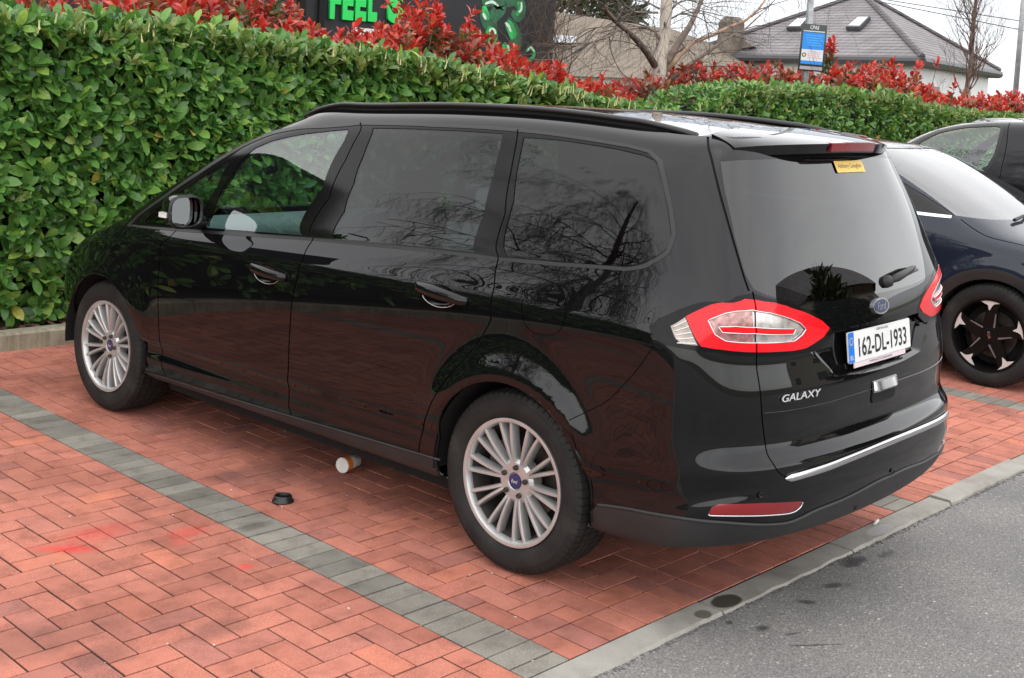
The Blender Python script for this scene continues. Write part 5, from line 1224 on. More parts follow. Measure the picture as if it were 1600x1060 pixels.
def twigs(mb, p0, d0, L_, r0, depth, rnd, droop=0.0, nb=3, up=0.0):
    pts = [Vector(p0)]; d = Vector(d0).normalized(); n = 5
    for i in range(n):
        d = (d+Vector((rnd.gauss(0, .14), rnd.gauss(0, .14), rnd.gauss(0, .12)-droop+up))).normalized(); pts.append(pts[-1]+d*L_/n)
    mb.tube(pts, [r0*(1-.75*i/n) for i in range(n+1)], 5 if r0 > .012 else 4 if r0 > .006 else 3, cap=False)
    if depth > 0:
        for k in range(nb):
            i = rnd.randint(1, n); dd = (d+Vector((rnd.gauss(0, .7), rnd.gauss(0, .7), rnd.gauss(0, .5)+up*2))).normalized()
            twigs(mb, pts[i], dd, L_*rnd.uniform(.45, .75), max(.0018, r0*(.62-.25*i/n)), depth-1, rnd, droop*1.5, nb, up)
bp0 = px_y((1026, 172), 7.5); rt = random.Random(5)
birch = thing('birch_tree', 'bare silver birch with pale peeling trunk and spreading limbs behind the hedge', 'tree', (bp0[0], 7.5, 0.0)); BO = np.array([bp0[0], 7.5, 0.0])
def zb(l, dy=0.0, n=None):
    m = len(l); return [tuple(px_y((840+.2*a, .2*b), 7.5+dy*i/(m-1))-BO) for i, (a, b) in enumerate(l)]
sc = .2*16.3/CF
mb = MB(); tp = zb([(908, 870), (930, 700), (945, 560), (965, 420), (990, 300), (1000, 150), (1008, 0), (1030, -250), (1060, -600)]); mb.tube([(tp[0][0]-.01, 0, 0)]+tp, [75*sc, 66*sc, 60*sc, 62*sc, 50*sc, 44*sc, 46*sc, 46*sc, 38*sc, 24*sc], 14); mb.obj('trunk', MATS['birch_bark'], birch, smooth=True)
LIMBS = [('branch_dark', [(915, 510), (860, 420), (780, 320), (700, 240), (600, 160), (540, 90), (518, 40)], (30, 11), -.6), ('branch_dark', [(975, 590), (1040, 440), (1110, 320), (1180, 220), (1230, 120), (1270, 30), (1310, -60)], (34, 14), .5),
         ('branch_tan', [(1000, 560), (1120, 430), (1220, 330), (1380, 270), (1500, 210), (1620, 165), (1720, 80), (1780, 0)], (20, 8), -.5), ('branch_dark', [(990, 670), (1150, 530), (1300, 430), (1420, 340), (1520, 280), (1620, 230), (1750, 110)], (18, 6), .8),
         ('branch_tan', [(830, 790), (700, 740), (560, 710), (440, 680), (330, 640), (240, 590), (160, 480)], (18, 7), -.9), ('branch_dark', [(975, 850), (1050, 770), (1180, 690), (1240, 640), (1210, 560)], (11, 4), -.4),
         ('branch_dark', [(950, 70), (880, 30), (800, -10)], (9, 5), .6), ('branch_dark', [(935, 100), (850, 100), (760, 95), (680, 40), (640, -20)], (9, 4), -.5), ('branch_dark', [(950, 300), (920, 250), (860, 215), (700, 205), (470, 215)], (9, 3), .5),
         ('branch_dark', [(640, 225), (560, 290), (420, 330), (300, 360), (160, 360)], (8, 3), -.5), ('branch_dark', [(1040, 80), (1090, 30), (1160, 0), (1260, 10)], (10, 5), .6), ('branch_dark', [(1040, 150), (1110, 110), (1200, 70), (1290, 90)], (7, 3), -.5)]
for mt, l, (a, b), dy in LIMBS:
    mb = MB(); pts = zb(l, dy); n = len(pts); mb.tube(pts, [sc*(a+(b-a)*i/(n-1)) for i in range(n)], 8); mb.obj('branch', MATS[mt], birch, smooth=True)
mb = MB()
for mt, l, (a, b), dy in LIMBS:
    pts = zb(l, dy)
    for k in range(9 if len(l) > 4 else 4):
        i = rt.randint(1, len(pts)-1); d = Vector(pts[i])-Vector(pts[i-1]); d = d.normalized()+Vector((rt.gauss(0, .6), rt.gauss(0, .6), rt.gauss(0, .5))); twigs(mb, pts[i], d, rt.uniform(.5, 1.1), rt.uniform(.006, .011), 2, rt, .06, 3)
for k in range(26):    # hanging sprays from limbs above the picture
    x, y = rt.uniform(-.6, 2.4), rt.uniform(-1, 1); twigs(mb, (x, y, rt.uniform(3.4, 4.6)), (rt.gauss(0, .3), rt.gauss(0, .3), -1), rt.uniform(.8, 1.5), .006, 2, rt, .10, 4)
mb.obj('twigs', MATS['twig_grey'], birch, kind='stuff')
def bare_tree(name, label, loc, h, seed, spread=.8, r0=.07, n=26, mat='twig_brown', droop=-.02, up=.10, depth=3, L0=1.1, z0=.25, nb=3):
    r_ = random.Random(seed); root = thing(name, label, 'tree', loc); mb = MB(); pts = [(0, 0, 0)]; x = y = 0
    for i in range(1, 9): x += r_.gauss(0, .03)*h/4; y += r_.gauss(0, .03)*h/4; pts.append((x, y, h*i/8))
    mb.tube(pts, [r0*(1-.8*i/8)+.006 for i in range(9)], 9); mb.obj('trunk', MATS['branch_dark'], root, smooth=True); tw = MB()
    for k in range(n):
        t = z0+(1-z0)*k/n; i = min(7, int(t*8)); f = t*8-i; p = Vector(pts[i]).lerp(Vector(pts[i+1]), f); a = r_.uniform(0, 6.28)
        twigs(tw, p, (math.cos(a)*spread, math.sin(a)*spread, .75), L0*(1.25-.7*t)*r_.uniform(.7, 1.2), r0*.32*(1.1-t), depth, r_, droop, nb, up)
    tw.obj('twigs', MATS[mat], root, kind='stuff'); return root
p = px_y((1513, 178), 7.4); bare_tree('bare_tree', 'small leafless tree with fine upright twigs behind the van', (p[0], 7.4, 0), 5.6, 21, .60, .058, 70, 'twig_brown', 0, .10, 3, 1.25, .36)
p = px_y((1480, 178), 6.9); bare_tree('bare_sapling', 'thin bare red-brown sapling between the photinia shrubs and small tree', (p[0]-.4, 6.9, 0), 2.3, 31, .8, .02, 14, 'twig_brown', 0, .06, 2, .6, .45)
# dark conifer top behind the old roof
def conifer(name, label, loc, h, rad, seed, dens=900, leaf=.28, z0=.12):
    r = np.random.default_rng(seed); root = thing(name, label, 'tree', loc); mb = MB(); mb.tube([(0, 0, 0), (0, 0, h*.5), (0, 0, h*.97)], [h*.022, h*.014, .01], 8); mb.obj('trunk', MATS['branch_dark'], root, smooth=True)
    t = 1-np.sqrt(r.random(dens)); z = h*(z0+(1-z0)*t); q = rad*(1-t)**.8*(.55+.45*r.random(dens)**.5)*(1+.18*np.sin(z*9)); a = r.uniform(0, 6.283, dens); pos = np.stack([q*np.cos(a), q*np.sin(a), z], 1)
    ax = np.stack([np.cos(a), np.sin(a), np.full(dens, .35)], 1)+r.normal(0, .25, (dens, 3)); p, d, u = shoots(pos, ax, 7, .25, (.2, .9)); link('crown', leaf_mesh('crown', p, d, u, np.abs(RNG.normal(leaf, leaf*.25, len(p))), LT_N, MATS['conifer_green'], .5), root, kind='stuff'); return root
# ------------------------------------------------------------------ buildings and street furniture behind the hedge
def slate_mat(name, stops, course=0.19, sx=0.30):
    m, t, o = nodes(name); b = pbr(t, o, Roughness=0.7, Specular_IOR_Level=0.3); geo = N(t, 'ShaderNodeNewGeometry'); sp = N(t, 'ShaderNodeSeparateXYZ'); t.links.new(geo.outputs['Position'], sp.inputs[0])
    cx = N(t, 'ShaderNodeCombineXYZ'); t.links.new(mth(t, 'ADD', sp.outputs[0], sp.outputs[1]), cx.inputs[0]); t.links.new(sp.outputs[2], cx.inputs[1])
    br = N(t, 'ShaderNodeTexBrick', Scale=1.0); br.inputs['Color1'].default_value = (*stops[0], 1); br.inputs['Color2'].default_value = (*stops[1], 1); br.inputs['Mortar'].default_value = (*[c*.45 for c in stops[0]], 1)
    br.inputs['Mortar Size'].default_value = .012; br.inputs['Brick Width'].default_value = sx; br.inputs['Row Height'].default_value = course*.5; t.links.new(cx.outputs[0], br.inputs['Vector'])
    n = N(t, 'ShaderNodeTexNoise', Scale=1.1, Detail=6.0); t.links.new(geo.outputs['Position'], n.inputs['Vector'])
    c = mixc(t, br.outputs['Color'], ramp(t, n.outputs['Fac'], [(0.3, (.8, .79, .78)), (0.7, (1.15, 1.15, 1.15))]), 1.0, 'MULTIPLY'); t.links.new(c, b.inputs['Base Color'])
slate_mat('slate', [(0.20, 0.185, 0.19), (0.245, 0.225, 0.23)]); slate_mat('ridge_slate', [(0.115, 0.105, 0.11), (0.13, 0.12, 0.125)])
def old_roof_mat():
    m, t, o = nodes('old_roof'); b = pbr(t, o, Roughness=0.85); tcn = N(t, 'ShaderNodeTexCoord'); mp = N(t, 'ShaderNodeMapping'); mp.inputs['Scale'].default_value = (.35, 4.5, .35); mp.inputs['Rotation'].default_value = (.55, 0, 0); t.links.new(tcn.outputs['Object'], mp.inputs[0])
    n = N(t, 'ShaderNodeTexNoise', Scale=1.5, Detail=7.0, Roughness=.7); t.links.new(mp.outputs[0], n.inputs['Vector'])
    t.links.new(ramp(t, n.outputs['Fac'], [(0.28, (.09, .070, .052)), (.45, (.165, .132, .10)), (.6, (.225, .185, .142)), (.8, (.32, .27, .21))]), b.inputs['Base Color'])
old_roof_mat()
plain('white_render', (0.72, 0.72, 0.71), .85, noise=.08, nscale=1.5); plain('black_wall', (0.013, 0.013, 0.016), .7, noise=.35, nscale=1.2); plain('gutter_grey', (.055, .055, .058), .5); plain('stone_chimney', (.18, .15, .12), .9, noise=.4, nscale=3)
plain('sign_green', (0.01, 0.62, 0.10), .5); plain('mural_dark', (.02, .12, .05), .6, noise=.5, nscale=4); plain('mural_mid', (.03, .40, .09), .6, noise=.4, nscale=5); plain('mural_light', (.62, .80, .66), .6)
plain('galvanised', (.36, .37, .38), .45, .6, noise=.2, nscale=10); plain('window_dark', (.03, .035, .04), .15); plain('skylight_pane', (.75, .78, .82), .12)
# white bungalow with a pyramid slate roof
HE = 3.2; A_ = px_z((1441, 90), HE); B_ = px_z((1072, 84), HE); D_ = px_z((1562, 112), HE); C_ = B_+(D_-A_)
house = thing('bungalow', 'white rendered bungalow with grey slate hip roof and two skylights', 'house', (A_[0], A_[1], 0)); HO = np.array([A_[0], A_[1], 0])
ctr = (A_+C_)/2; dd = ray((1349, -8)); k = np.dot((ctr-CPOS)[:2], dd[:2])/np.dot(dd[:2], dd[:2]); apex = CPOS+dd*k
apex = np.array([*((apex[:2]*.7+ctr[:2]*.3)), apex[2]]) if np.linalg.norm(apex[:2]-ctr[:2]) > 3 else apex
inn = lambda q, f=.93: ctr+(q-ctr)*f
ring = [inn(q) for q in (A_, B_, C_, D_)]
for i in range(4):
    a, b = ring[i], ring[(i+1) % 4]; mb = MB(); mb.add([(a[0]-HO[0], a[1]-HO[1], 0), (b[0]-HO[0], b[1]-HO[1], 0), (b[0]-HO[0], b[1]-HO[1], HE), (a[0]-HO[0], a[1]-HO[1], HE)], [(0, 1, 2, 3)]); mb.obj('wall', MATS['white_render'], house)
cs = [q-HO for q in (A_, B_, C_, D_)]; ap = apex-HO
mb = MB(); mb.add([tuple(q) for q in cs]+[tuple(ap)]+[(q[0], q[1], HE-.06) for q in cs], [(0, 1, 4), (1, 2, 4), (2, 3, 4), (3, 0, 4), (8, 7, 6, 5)]); roof_o = mb.obj('roof', MATS['slate'], house); fix_normals(roof_o.data)
for q in cs:
    mb = MB(); d = (ap-q); mb.tube([q+np.array([0, 0, .03]), q+d*.5+np.array([0, 0, .03]), ap+np.array([0, 0, .03])], .085, 6); mb.obj('hip_tiles', MATS['ridge_slate'], roof_o)
for i in range(4):
    a, b = cs[i], cs[(i+1) % 4]; mb = MB(); mb.tube([a+np.array([0, 0, -.10]), b+np.array([0, 0, -.10])], .12, 8); mb.obj('gutter', MATS['gutter_grey'], house)
def on_plane(q, p0, p1, p2):
    n = np.cross(p1-p0, p2-p0); d = ray(q); t = np.dot(p0-CPOS, n)/np.dot(d, n); return CPOS+d*t, n/np.linalg.norm(n)
for quad in ([(1322.5, 49), (1342, 32.4), (1361, 32.4), (1344.4, 49.5)], [(1229.5, 49.5), (1247.5, 34.5), (1265, 34), (1252, 49.5)]):
    P4 = [on_plane(q, A_, B_, apex) for q in quad]; n = P4[0][1]; n = n if n[2] > 0 else -n; pts = [p-HO for p, _ in P4]; c = sum(pts)/4
    mb = MB(); mb.add([p+n*.02 for p in pts]+[p+n*.14 for p in pts], [(4, 5, 6, 7)]+[(i, (i+1) % 4, 4+(i+1) % 4, 4+i) for i in range(4)]); sk = mb.obj('skylight', MATS['gutter_grey'], roof_o); fix_normals(sk.data)
    mb = MB(); mb.add([c+(p-c)*.80+n*.15 for p in pts], [(0, 1, 2, 3)]); mb.obj('pane', MATS['skylight_pane'], sk)
a, b = ring[0], ring[3]; e = (b-a)/np.linalg.norm(b-a); nrm_ = np.array([e[1], -e[0], 0])
for t0 in (.25, .68):
    mb = MB(); c = a+(b-a)*t0+nrm_*.02-HO; mb.add([c-e*.45+np.array([0, 0, 1.2-HE]), c+e*.45+np.array([0, 0, 1.2-HE]), c+e*.45+np.array([0, 0, 2.5-HE]), c-e*.45+np.array([0, 0, 2.5-HE])], [(0, 1, 2, 3)]); mb.obj('window', MATS['window_dark'], house)
# low old building with a weathered brown roof
e0, e1 = px_x((845, 117), 24.0), px_x((1100, 121), 24.0); r0, r1 = px_x((850, 16), 27.5), px_x((1055, 47), 27.5); oldb = thing('old_building', 'low old building with streaked weathered brown roof and white wall', 'building', (24, e1[1], 0)); OO = np.array([24, e1[1], 0]); ez = min(e0[2], e1[2])
mb = MB(); mb.add([q-OO for q in (np.array([24, e0[1], ez]), np.array([24, e1[1], ez]), np.array([27.5, r1[1], r1[2]]), np.array([27.5, r0[1], r0[2]]), np.array([31, e0[1]+1, ez]), np.array([31, e1[1], ez]))], [(0, 1, 2, 3), (3, 2, 5, 4), (1, 5, 2)]); ro = mb.obj('roof', MATS['old_roof'], oldb); fix_normals(ro.data)
mb = MB(); y0, y1 = e1[1]-OO[1]+.2, e0[1]-OO[1]-.2; mb.add([(.3, y0, 0), (.3, y1, 0), (.3, y1, ez), (.3, y0, ez), (6.7, y0, 0), (6.7, y0, ez)], [(0, 1, 2, 3), (0, 3, 5, 4)]); mb.obj('wall', MATS['white_render'], oldb)
q0 = px_x((870, 62), 25.7)-OO; mb = MB(); mb.box(q0[0]-.3, q0[0]+.3, q0[1]-.55, q0[1]+.1, q0[2]-.1, q0[2]+.12); mb.obj('roof_light', MATS['skylight_pane'], oldb)
ch = px_x((1142, 52), 28.5)-OO; mb = MB(); mb.lathe([(-1.2, .42), (.30, .40), (.45, .40), (.62, .26), (.64, 0)], 10, 'z', (ch[0], ch[1], ch[2]-.15)); mb.obj('chimney', MATS['stone_chimney'], oldb)
a, b = px_x((1095, 68), 28.5)-OO, px_x((1178, 62), 28.5)-OO; mb = MB(); mb.add([(a[0], a[1], a[2]-.4), (b[0], b[1], b[2]-.2), (ch[0], ch[1], ch[2]+.05), (a[0]+2.5, a[1], a[2]-.8), (b[0]+2.5, b[1], b[2]-.8)], [(0, 1, 2), (0, 2, 3), (1, 4, 2)]); mb.obj('lean_to_roof', MATS['stone_chimney'], oldb)
# black painted building with green lettering and a painted swirl figure
YB = 12.0; wx1 = px_y((865, 60), YB)[0]; bb = thing('black_building', 'black painted building with bright green lettering and a green mural figure', 'building', ((wx1)/2, YB, 0)); BX = wx1/2
mb = MB(); mb.box(-8-BX, wx1-BX, 0, 5, 0, 5.4); mb.obj('wall', MATS['black_wall'], bb)
for xx in (470, 500): q = px_y((xx, 20), YB); mb = MB(); mb.box(q[0]-BX-.05, q[0]-BX+.05, -.05, .003, 0, 5.3); mb.obj('pilaster', MATS['gap_black'], bb)
wl, wr_ = px_y((512, 20), YB), px_y((584, 20), YB); zl = px_y((548, 33), YB)[2]; lt = .56
for body_, x0, x1_ in (('F', 512, 529), ('E', 532, 549), ('E', 552, 569), ('L', 572, 586), ('S', 603, 627)):
    a, b = px_y((x0, 20), YB)[0], px_y((x1_, 20), YB)[0]; me = text_mesh('sign_letter', body_, MATS['sign_green'], lt, b-a, extrude=.03, bold=.06); o = link('sign_letter', me, bb, loc=((a+b)/2-BX, -.03, zl+lt/2+.02*(x0-512)/70), rot=(math.pi/2, 0, 0))
q = px_y((605, 50), YB); mb = MB(); mb.box(q[0]-BX-.7, q[0]-BX+.25, -.05, .003, q[2]-.10, q[2]+.02); mb.obj('white_ledge', MATS['white_render'], bb)
def mural(pts, wid, mat, off):
    c = [px_y((380+.325*a, .325*b), YB) for a, b in pts]; c = [np.array([p[0]-BX, -off, p[2]]) for p in c]; V = []; F = []; n = len(c); fine = []
    for i in range(n-1):
        p0, p1, p2, p3 = c[max(i-1, 0)], c[i], c[i+1], c[min(i+2, n-1)]
        for j in range(5): t = j/5; fine.append(.5*((2*p1)+(p2-p0)*t+(2*p0-5*p1+4*p2-p3)*t*t+(3*p1-p0-3*p2+p3)*t**3))
    fine.append(c[-1]); m = len(fine)
    for i, p in enumerate(fine):
        d = fine[min(i+1, m-1)]-fine[max(i-1, 0)]; d = d/(np.linalg.norm(d)+1e-9); s_ = np.array([-d[2], 0, d[0]]); t = i/(m-1); w_ = wid*math.sin(math.pi*min(.97, .12+t*.80))**.7; V += [p+s_*w_, p-s_*w_, p+s_*w_+np.array([0, off-.001, 0]), p-s_*w_+np.array([0, off-.001, 0])]
    for i in range(m-1): F += [(4*i, 4*i+1, 4*i+5, 4*i+4), (4*i+2, 4*i+6, 4*i+7, 4*i+3), (4*i, 4*i+4, 4*i+6, 4*i+2), (4*i+1, 4*i+3, 4*i+7, 4*i+5)]
    me = mesh('mural_stroke', V, F, MATS[mat]); fix_normals(me); link('mural_stroke', me, bb)
for pts, wd, mt, of in (([(1150, 20), (1200, 0), (1240, 30), (1210, 70), (1180, 100), (1165, 70)], .13, 'mural_dark', .006), ([(1160, 50), (1165, 90), (1190, 130), (1185, 190), (1175, 240)], .15, 'mural_dark', .007), ([(1260, 20), (1310, 0), (1335, 40), (1320, 80), (1290, 60)], .12, 'mural_dark', .006), ([(1265, 100), (1300, 150), (1310, 210), (1280, 260), (1250, 270)], .15, 'mural_dark', .007),
                        ([(1155, 30), (1165, 70), (1180, 95)], .07, 'mural_mid', .010), ([(1170, 140), (1200, 165), (1195, 200), (1180, 225)], .10, 'mural_mid', .010), ([(1265, 105), (1290, 150), (1295, 190)], .10, 'mural_mid', .010), ([(1250, 210), (1265, 245), (1260, 275)], .08, 'mural_mid', .010), ([(1320, 10), (1330, 45), (1310, 75)], .05, 'mural_mid', .010), ([(1360, 250), (1380, 230), (1398, 255), (1385, 285), (1340, 295), (1300, 290)], .035, 'mural_mid', .008),
                        ([(1180, 150), (1200, 145), (1212, 165)], .035, 'mural_light', .013), ([(1258, 110), (1275, 130), (1285, 155)], .03, 'mural_light', .013), ([(1160, 20), (1195, 10), (1225, 30)], .025, 'mural_light', .013), ([(1335, 10), (1335, 45), (1322, 60)], .022, 'mural_light', .013), ([(1365, 245), (1380, 228), (1398, 250)], .02, 'mural_light', .013), ([(1150, 65), (1165, 95)], .03, 'mural_light', .013), ([(1268, 215), (1278, 245)], .025, 'mural_light', .013)):
    mural(pts, wd, mt, of)
vine = MB(); rv = random.Random(3)
for k in range(26):
    q = px_y((rv.uniform(815, 868), 110), YB-.25); twigs(vine, (q[0], YB-.25-rv.random()*.3, rv.uniform(.8, 2.4)), (rv.gauss(0, .35), rv.gauss(0, .2), 1), rv.uniform(1.0, 2.2), .012, 2, rv, 0, 4, .05)
o = vine.obj('climbing_twigs', MATS['twig_brown'], None, label='tangle of bare climbing twigs on the end of the black building', cat='climber', kind='stuff')
p = px_x((905, 22), 34); conifer('conifer_tree', 'dark evergreen tree top behind the weathered brown roof', (p[0], p[1], 0), p[2]+5.5, 3.6, 3, 1500, .42)
p = px_x((968, 30), 36); conifer('conifer_tree', 'ragged dark conifer beside the evergreen behind the brown roof', (p[0], p[1], 0), p[2]+1.2, 1.7, 4, 350, .5)
# sign on a steel pole
YS = 6.6; p0 = px_y((1256, 150), YS); p1 = px_y((1268.5, 0), YS); sign = thing('parking_sign', 'blue and white parking notice on a galvanised pole above the hedge', 'sign', (p0[0], YS, 0)); SO = np.array([p0[0], YS, 0]); dsg = math.hypot(p0[0]-CPOS[0], YS-CPOS[1])
mb = MB(); mb.tube([(0, 0, 0), (0, 0, 5.2)], .048, 14); mb.obj('pole', MATS['galvanised'], sign, smooth=True)
fd_ = np.array([CPOS[0]-p0[0], CPOS[1]-YS, 0]); fd_ /= np.linalg.norm(fd_); cq = px_y((1269.5, 76), YS)
cc = cq-SO+fd_*.20; wsg, hsg = .36, .66; yaw_ = math.atan2(fd_[1], fd_[0])+math.pi/2+.28
pan = rbox('panel', plain('sign_charcoal', (.035, .042, .042), .5), cc[0], cc[1], cc[2], wsg, .014, hsg, .004, sign, rot=(0, math.radians(1.5), yaw_), seg=1)
def bar_(name, mat, x0, x1, z0, z1, d=.010):
    mb = MB(); mb.box(x0, x1, -d, -.0072, z0, z1); return mb.obj(name, mat, pan)
bar_('blue_panel', plain('sign_blue', (.012, .26, .80), .45), -.155, .155, -.025, .210); bar_('white_panel', plain('sign_white', (.72, .73, .76), .5), -.155, .155, -.185, -.026); bar_('blue_footer', MATS['sign_blue'], -.155, .155, -.232, -.186); bar_('grey_footer', plain('sign_grey', (.40, .34, .36), .5), -.16, .16, -.31, -.262)
bar_('title_line', MATS['white_render'], -.15, .15, .222, .236)
for k in range(5): bar_('text_line', plain('sign_text_blue', (.08, .42, .86), .5) if k == 0 else MATS['sign_text_blue'], -.12+.01*k, .13-.03*(k % 2), .165-k*.034, .176-k*.034, .0115)
for k in range(4): bar_('text_line', plain('sign_text_pink', (.70, .38, .42), .5) if k == 0 else MATS['sign_text_pink'], -.06, .14-.02*(k % 3), -.06-k*.028, -.052-k*.028, .0115)
mb = MB(); mb.lathe([(-.012, 0), (-.012, .030), (-.0072, .030)], 20, 'y', (-.115, 0, -.105)); mb.obj('emblem', MATS['plate_ink'], pan); mb = MB(); mb.lathe([(-.013, 0), (-.013, .018), (-.0072, .018)], 16, 'y', (-.115, 0, -.105)); mb.obj('emblem_centre', MATS['sticker_orange'], pan)
link('sign_lettering', text_mesh('sign_lettering', 'CPAS', MATS['white_render'], .052, .125, bold=.02), pan, loc=(0, -.0085, .285), rot=(math.pi/2, 0, 0))
# far pole and wires
p = px_x((1594, 60), 30); mb = MB(); mb.tube([(0, 0, 0), (0, 0, 9)], [.075, .06], 10); lp = mb.obj('far_pole', MATS['galvanised'], None, smooth=True, loc=(30, p[1], 0), label='pale steel pole rising at the end of the bungalow', cat='pole')
for k, (a, b) in enumerate((((1350, -2), (1600, 48)), ((1372, -2), (1600, 34)))):
    q0, q1 = px_x(a, 34), px_x(b, 34); dq = q1-q0; mb = MB(); mb.tube([q0-dq*1.0-q0, q0-q0, q1-q0, q1+dq*.5-q0], .014, 5); mb.obj('overhead_wire', MATS['gutter_grey'], None, loc=q0, label='thin overhead wire crossing the sky above the bungalow', cat='wire', group='overhead wires')
# ------------------------------------------------------------------ what stands opposite and shows in the paint and glass
bare_tree('weeping_tree', 'tall bare weeping tree mirrored in the side windows of the people carrier', (-9.8, 7.8, 0), 9.5, 61, 1.0, .20, 44, 'twig_grey', .10, -.02, 4, 3.0, .25, 5)
conifer('conifer_tree', 'dark conifer mirrored in the tailgate glass', (11.5, -6.6, 0), 4.4, 1.5, 9, 1100, .34); conifer('conifer_tree', 'shorter dark conifer mirrored beside the other in the tailgate', (14.2, -7.4, 0), 4.0, 1.3, 10, 900, .34)
h2 = thing('opposite_house', 'pale house with slate gable roof mirrored low in the tailgate', 'house', (17, -12, 0)); mb = MB(); mb.box(-4, 4, -3.5, 3.5, 0, 4.6); mb.obj('wall', plain('tan_render', (.42, .38, .31), .85), h2)
mb = MB(); mb.add([(-4.3, -3.8, 4.5), (4.3, -3.8, 4.5), (4.3, 3.8, 4.5), (-4.3, 3.8, 4.5), (-4.3, 0, 7), (4.3, 0, 7)], [(0, 1, 5, 4), (3, 4, 5, 2), (0, 4, 3), (1, 2, 5)]); o = mb.obj('roof', MATS['slate'], h2); fix_normals(o.data)
for xx in (-2.4, 0, 2.4):
    for zz in (1.0, 3.0): mb = MB(); mb.box(xx-.5, xx+.5, 3.5, 3.53, zz, zz+1.2); mb.obj('window', MATS['window_dark'], h2)
for yy in (-1.8, 1.8):
    for zz in (1.0, 3.0): mb = MB(); mb.box(-4.03, -4.0, yy-.5, yy+.5, zz, zz+1.2); mb.obj('window', MATS['window_dark'], h2)
lp = thing('street_lamp', 'tall street lamp mirrored in the rear door window', 'lamp', (-14.5, 17.5, 0)); mb = MB(); mb.tube([(0, 0, 0), (0, 0, 5.6)], [.08, .05], 10); mb.obj('pole', MATS['galvanised'], lp, smooth=True); mb = MB(); mb.tube([(0, 0, 5.6), (.8, 0, 5.9)], .03, 8); mb.obj('arm', MATS['galvanised'], lp); rbox('lamp_head', MATS['gutter_grey'], 1.0, 0, 5.92, .5, .2, .1, .03, lp)
# ------------------------------------------------------------------ dark blue car facing the road
TR_B, TD_B, TR_G, TD_G = [0, .32, .60, .80, .91, .965, .99], [0, .010, .038, .088, .165, .28, .45], [0, .34, .66, .865, .95, .985, 1.0], [0, .010, .032, .075, .135, .235, .42]
TF_B, FD_B, TF_G, FD_G = [.985, .90, .70, .38, 0], [.95, .45, .17, .04, 0], [1.0, .955, .78, .42, 0], [.42, .215, .09, .02, 0]
def net2(rows): return make_net(rows, TR_B, TD_B, TR_G, TD_G, TF_B, FD_B, TF_G, FD_G, 6, [1, 1, 1, .95, .8, .5, .2, .04], [1, 1, 1, .8, .35, .08], 1.3)
def cap_roof(Bd, parent, mat, vtop, mid):
    eu = np.linspace(0, 16, 97); E = Bd.pos(eu, np.full(97, float(vtop))); V = []; F = []; nw = 8
    for sg in (-1, 1):
        b0 = len(V)
        for i in range(97):
            zc = max(mid(E[i, 1]), E[i, 2])
            for j in range(nw+1): t = j/nw; V.append((sg*E[i, 0]*(1-t), E[i, 1], E[i, 2]+(zc-E[i, 2])*(1-(1-t)**2.2)))
        for i in range(96):
            for j in range(nw): a = b0+i*(nw+1)+j; F.append((a, a+1, a+nw+2, a+nw+1))
    me = mesh('roof', V, F, mat, True); bm = bmesh.new(); bm.from_mesh(me); bmesh.ops.remove_doubles(bm, verts=bm.verts, dist=1e-4); bmesh.ops.recalc_face_normals(bm, faces=bm.faces)
    if sum(f.normal.z for f in bm.faces) < 0: bmesh.ops.reverse_faces(bm, faces=bm.faces)
    bm.to_mesh(me); bm.free(); return link('roof', me, parent)
def arch_poly(Bd, yc, zc, r, zmin=.23):
    pl = [Bd.pt(('s', yc+r*math.cos(a), max(zc+r*math.sin(a), zmin))) for a in np.radians(np.linspace(-40, 220, 33))]
    return np.array(pl+[np.array([pl[-1][0], -1.0]), np.array([pl[0][0], -1.0])])
K_LOC = (5.985, 3.445, 0); suv = thing('electric_car', 'dark blue car with black and bronze wheel facing the road', 'car', K_LOC, (0, 0, math.pi))
KR = [(.22, 0, .80, .30, -.75, .20, 3.40, 0), (.25, 0, .88, .32, -.82, .22, 3.50, 0), (.40, 0, .905, .45, -.85, .40, 3.56, 0), (.60, 0, .912, .6, -.86, .55, 3.57, 0), (.78, 0, .912, .78, -.85, .72, 3.55, 0), (.90, .005, .906, .9, -.84, .84, 3.48, .1), (.975, .01, .895, .97, -.82, .92, 3.30, .3), (1.03, .01, .875, 1.02, -.8, .99, 3.0, .55), (1.08, .01, .85, 1.08, -.78, 1.06, 2.74, .85),
      (1.22, .01, .80, 1.22, -.74, 1.20, 2.44, 1), (1.37, .01, .735, 1.37, -.66, 1.36, 2.10, 1), (1.475, 0, .685, 1.46, -.6, 1.46, 1.86, 1), (1.535, 0, .62, 1.50, -.55, 1.51, 1.72, 1, (.04, .04, .9)), (1.56, 0, .54, 1.525, -.5, 1.53, 1.64, 1, (.04, .04, .9))]
KB = Body(net2(KR), K_LOC, math.pi, 1, nu=8, nv=5, bumps=[(0, .345, .44, .06, .012), (2.72, .345, .44, .06, .014)])
kp = [('hole', arch_poly(KB, 0, .345, .375)), ('hole', arch_poly(KB, 2.72, .345, .375)), ('clad0', arch_poly(KB, 0, .345, .445)), ('clad1', arch_poly(KB, 2.72, .345, .445))]
def KL(s, **k): return KB.line(s, closed=True, **k)
kp.append(('screen', KL([('u', 12.95, 8.35), ('u', 14, 8.25), ('u', 16.5, 8.2), ('u', 16.5, 12.2), ('u', 14, 12.1), ('u', 13.15, 11.9)])))
kw = [('s', 2.40, 1.105), ('s', 2.12, 1.235), ('s', 1.85, 1.345), ('s', 1.5, 1.43), ('s', .9, 1.46), ('s', .2, 1.43), ('s', -.2, 1.33), ('s', -.3, 1.2), ('s', 0, 1.13), ('s', 1.2, 1.11)]
kp += [('gap1', KB.strip(KB.line([('s', 1.93, 1.30), ('s', 1.93, 1.2), ('s', 1.92, 1.11)]), .008)), ('win', KL(kw))]
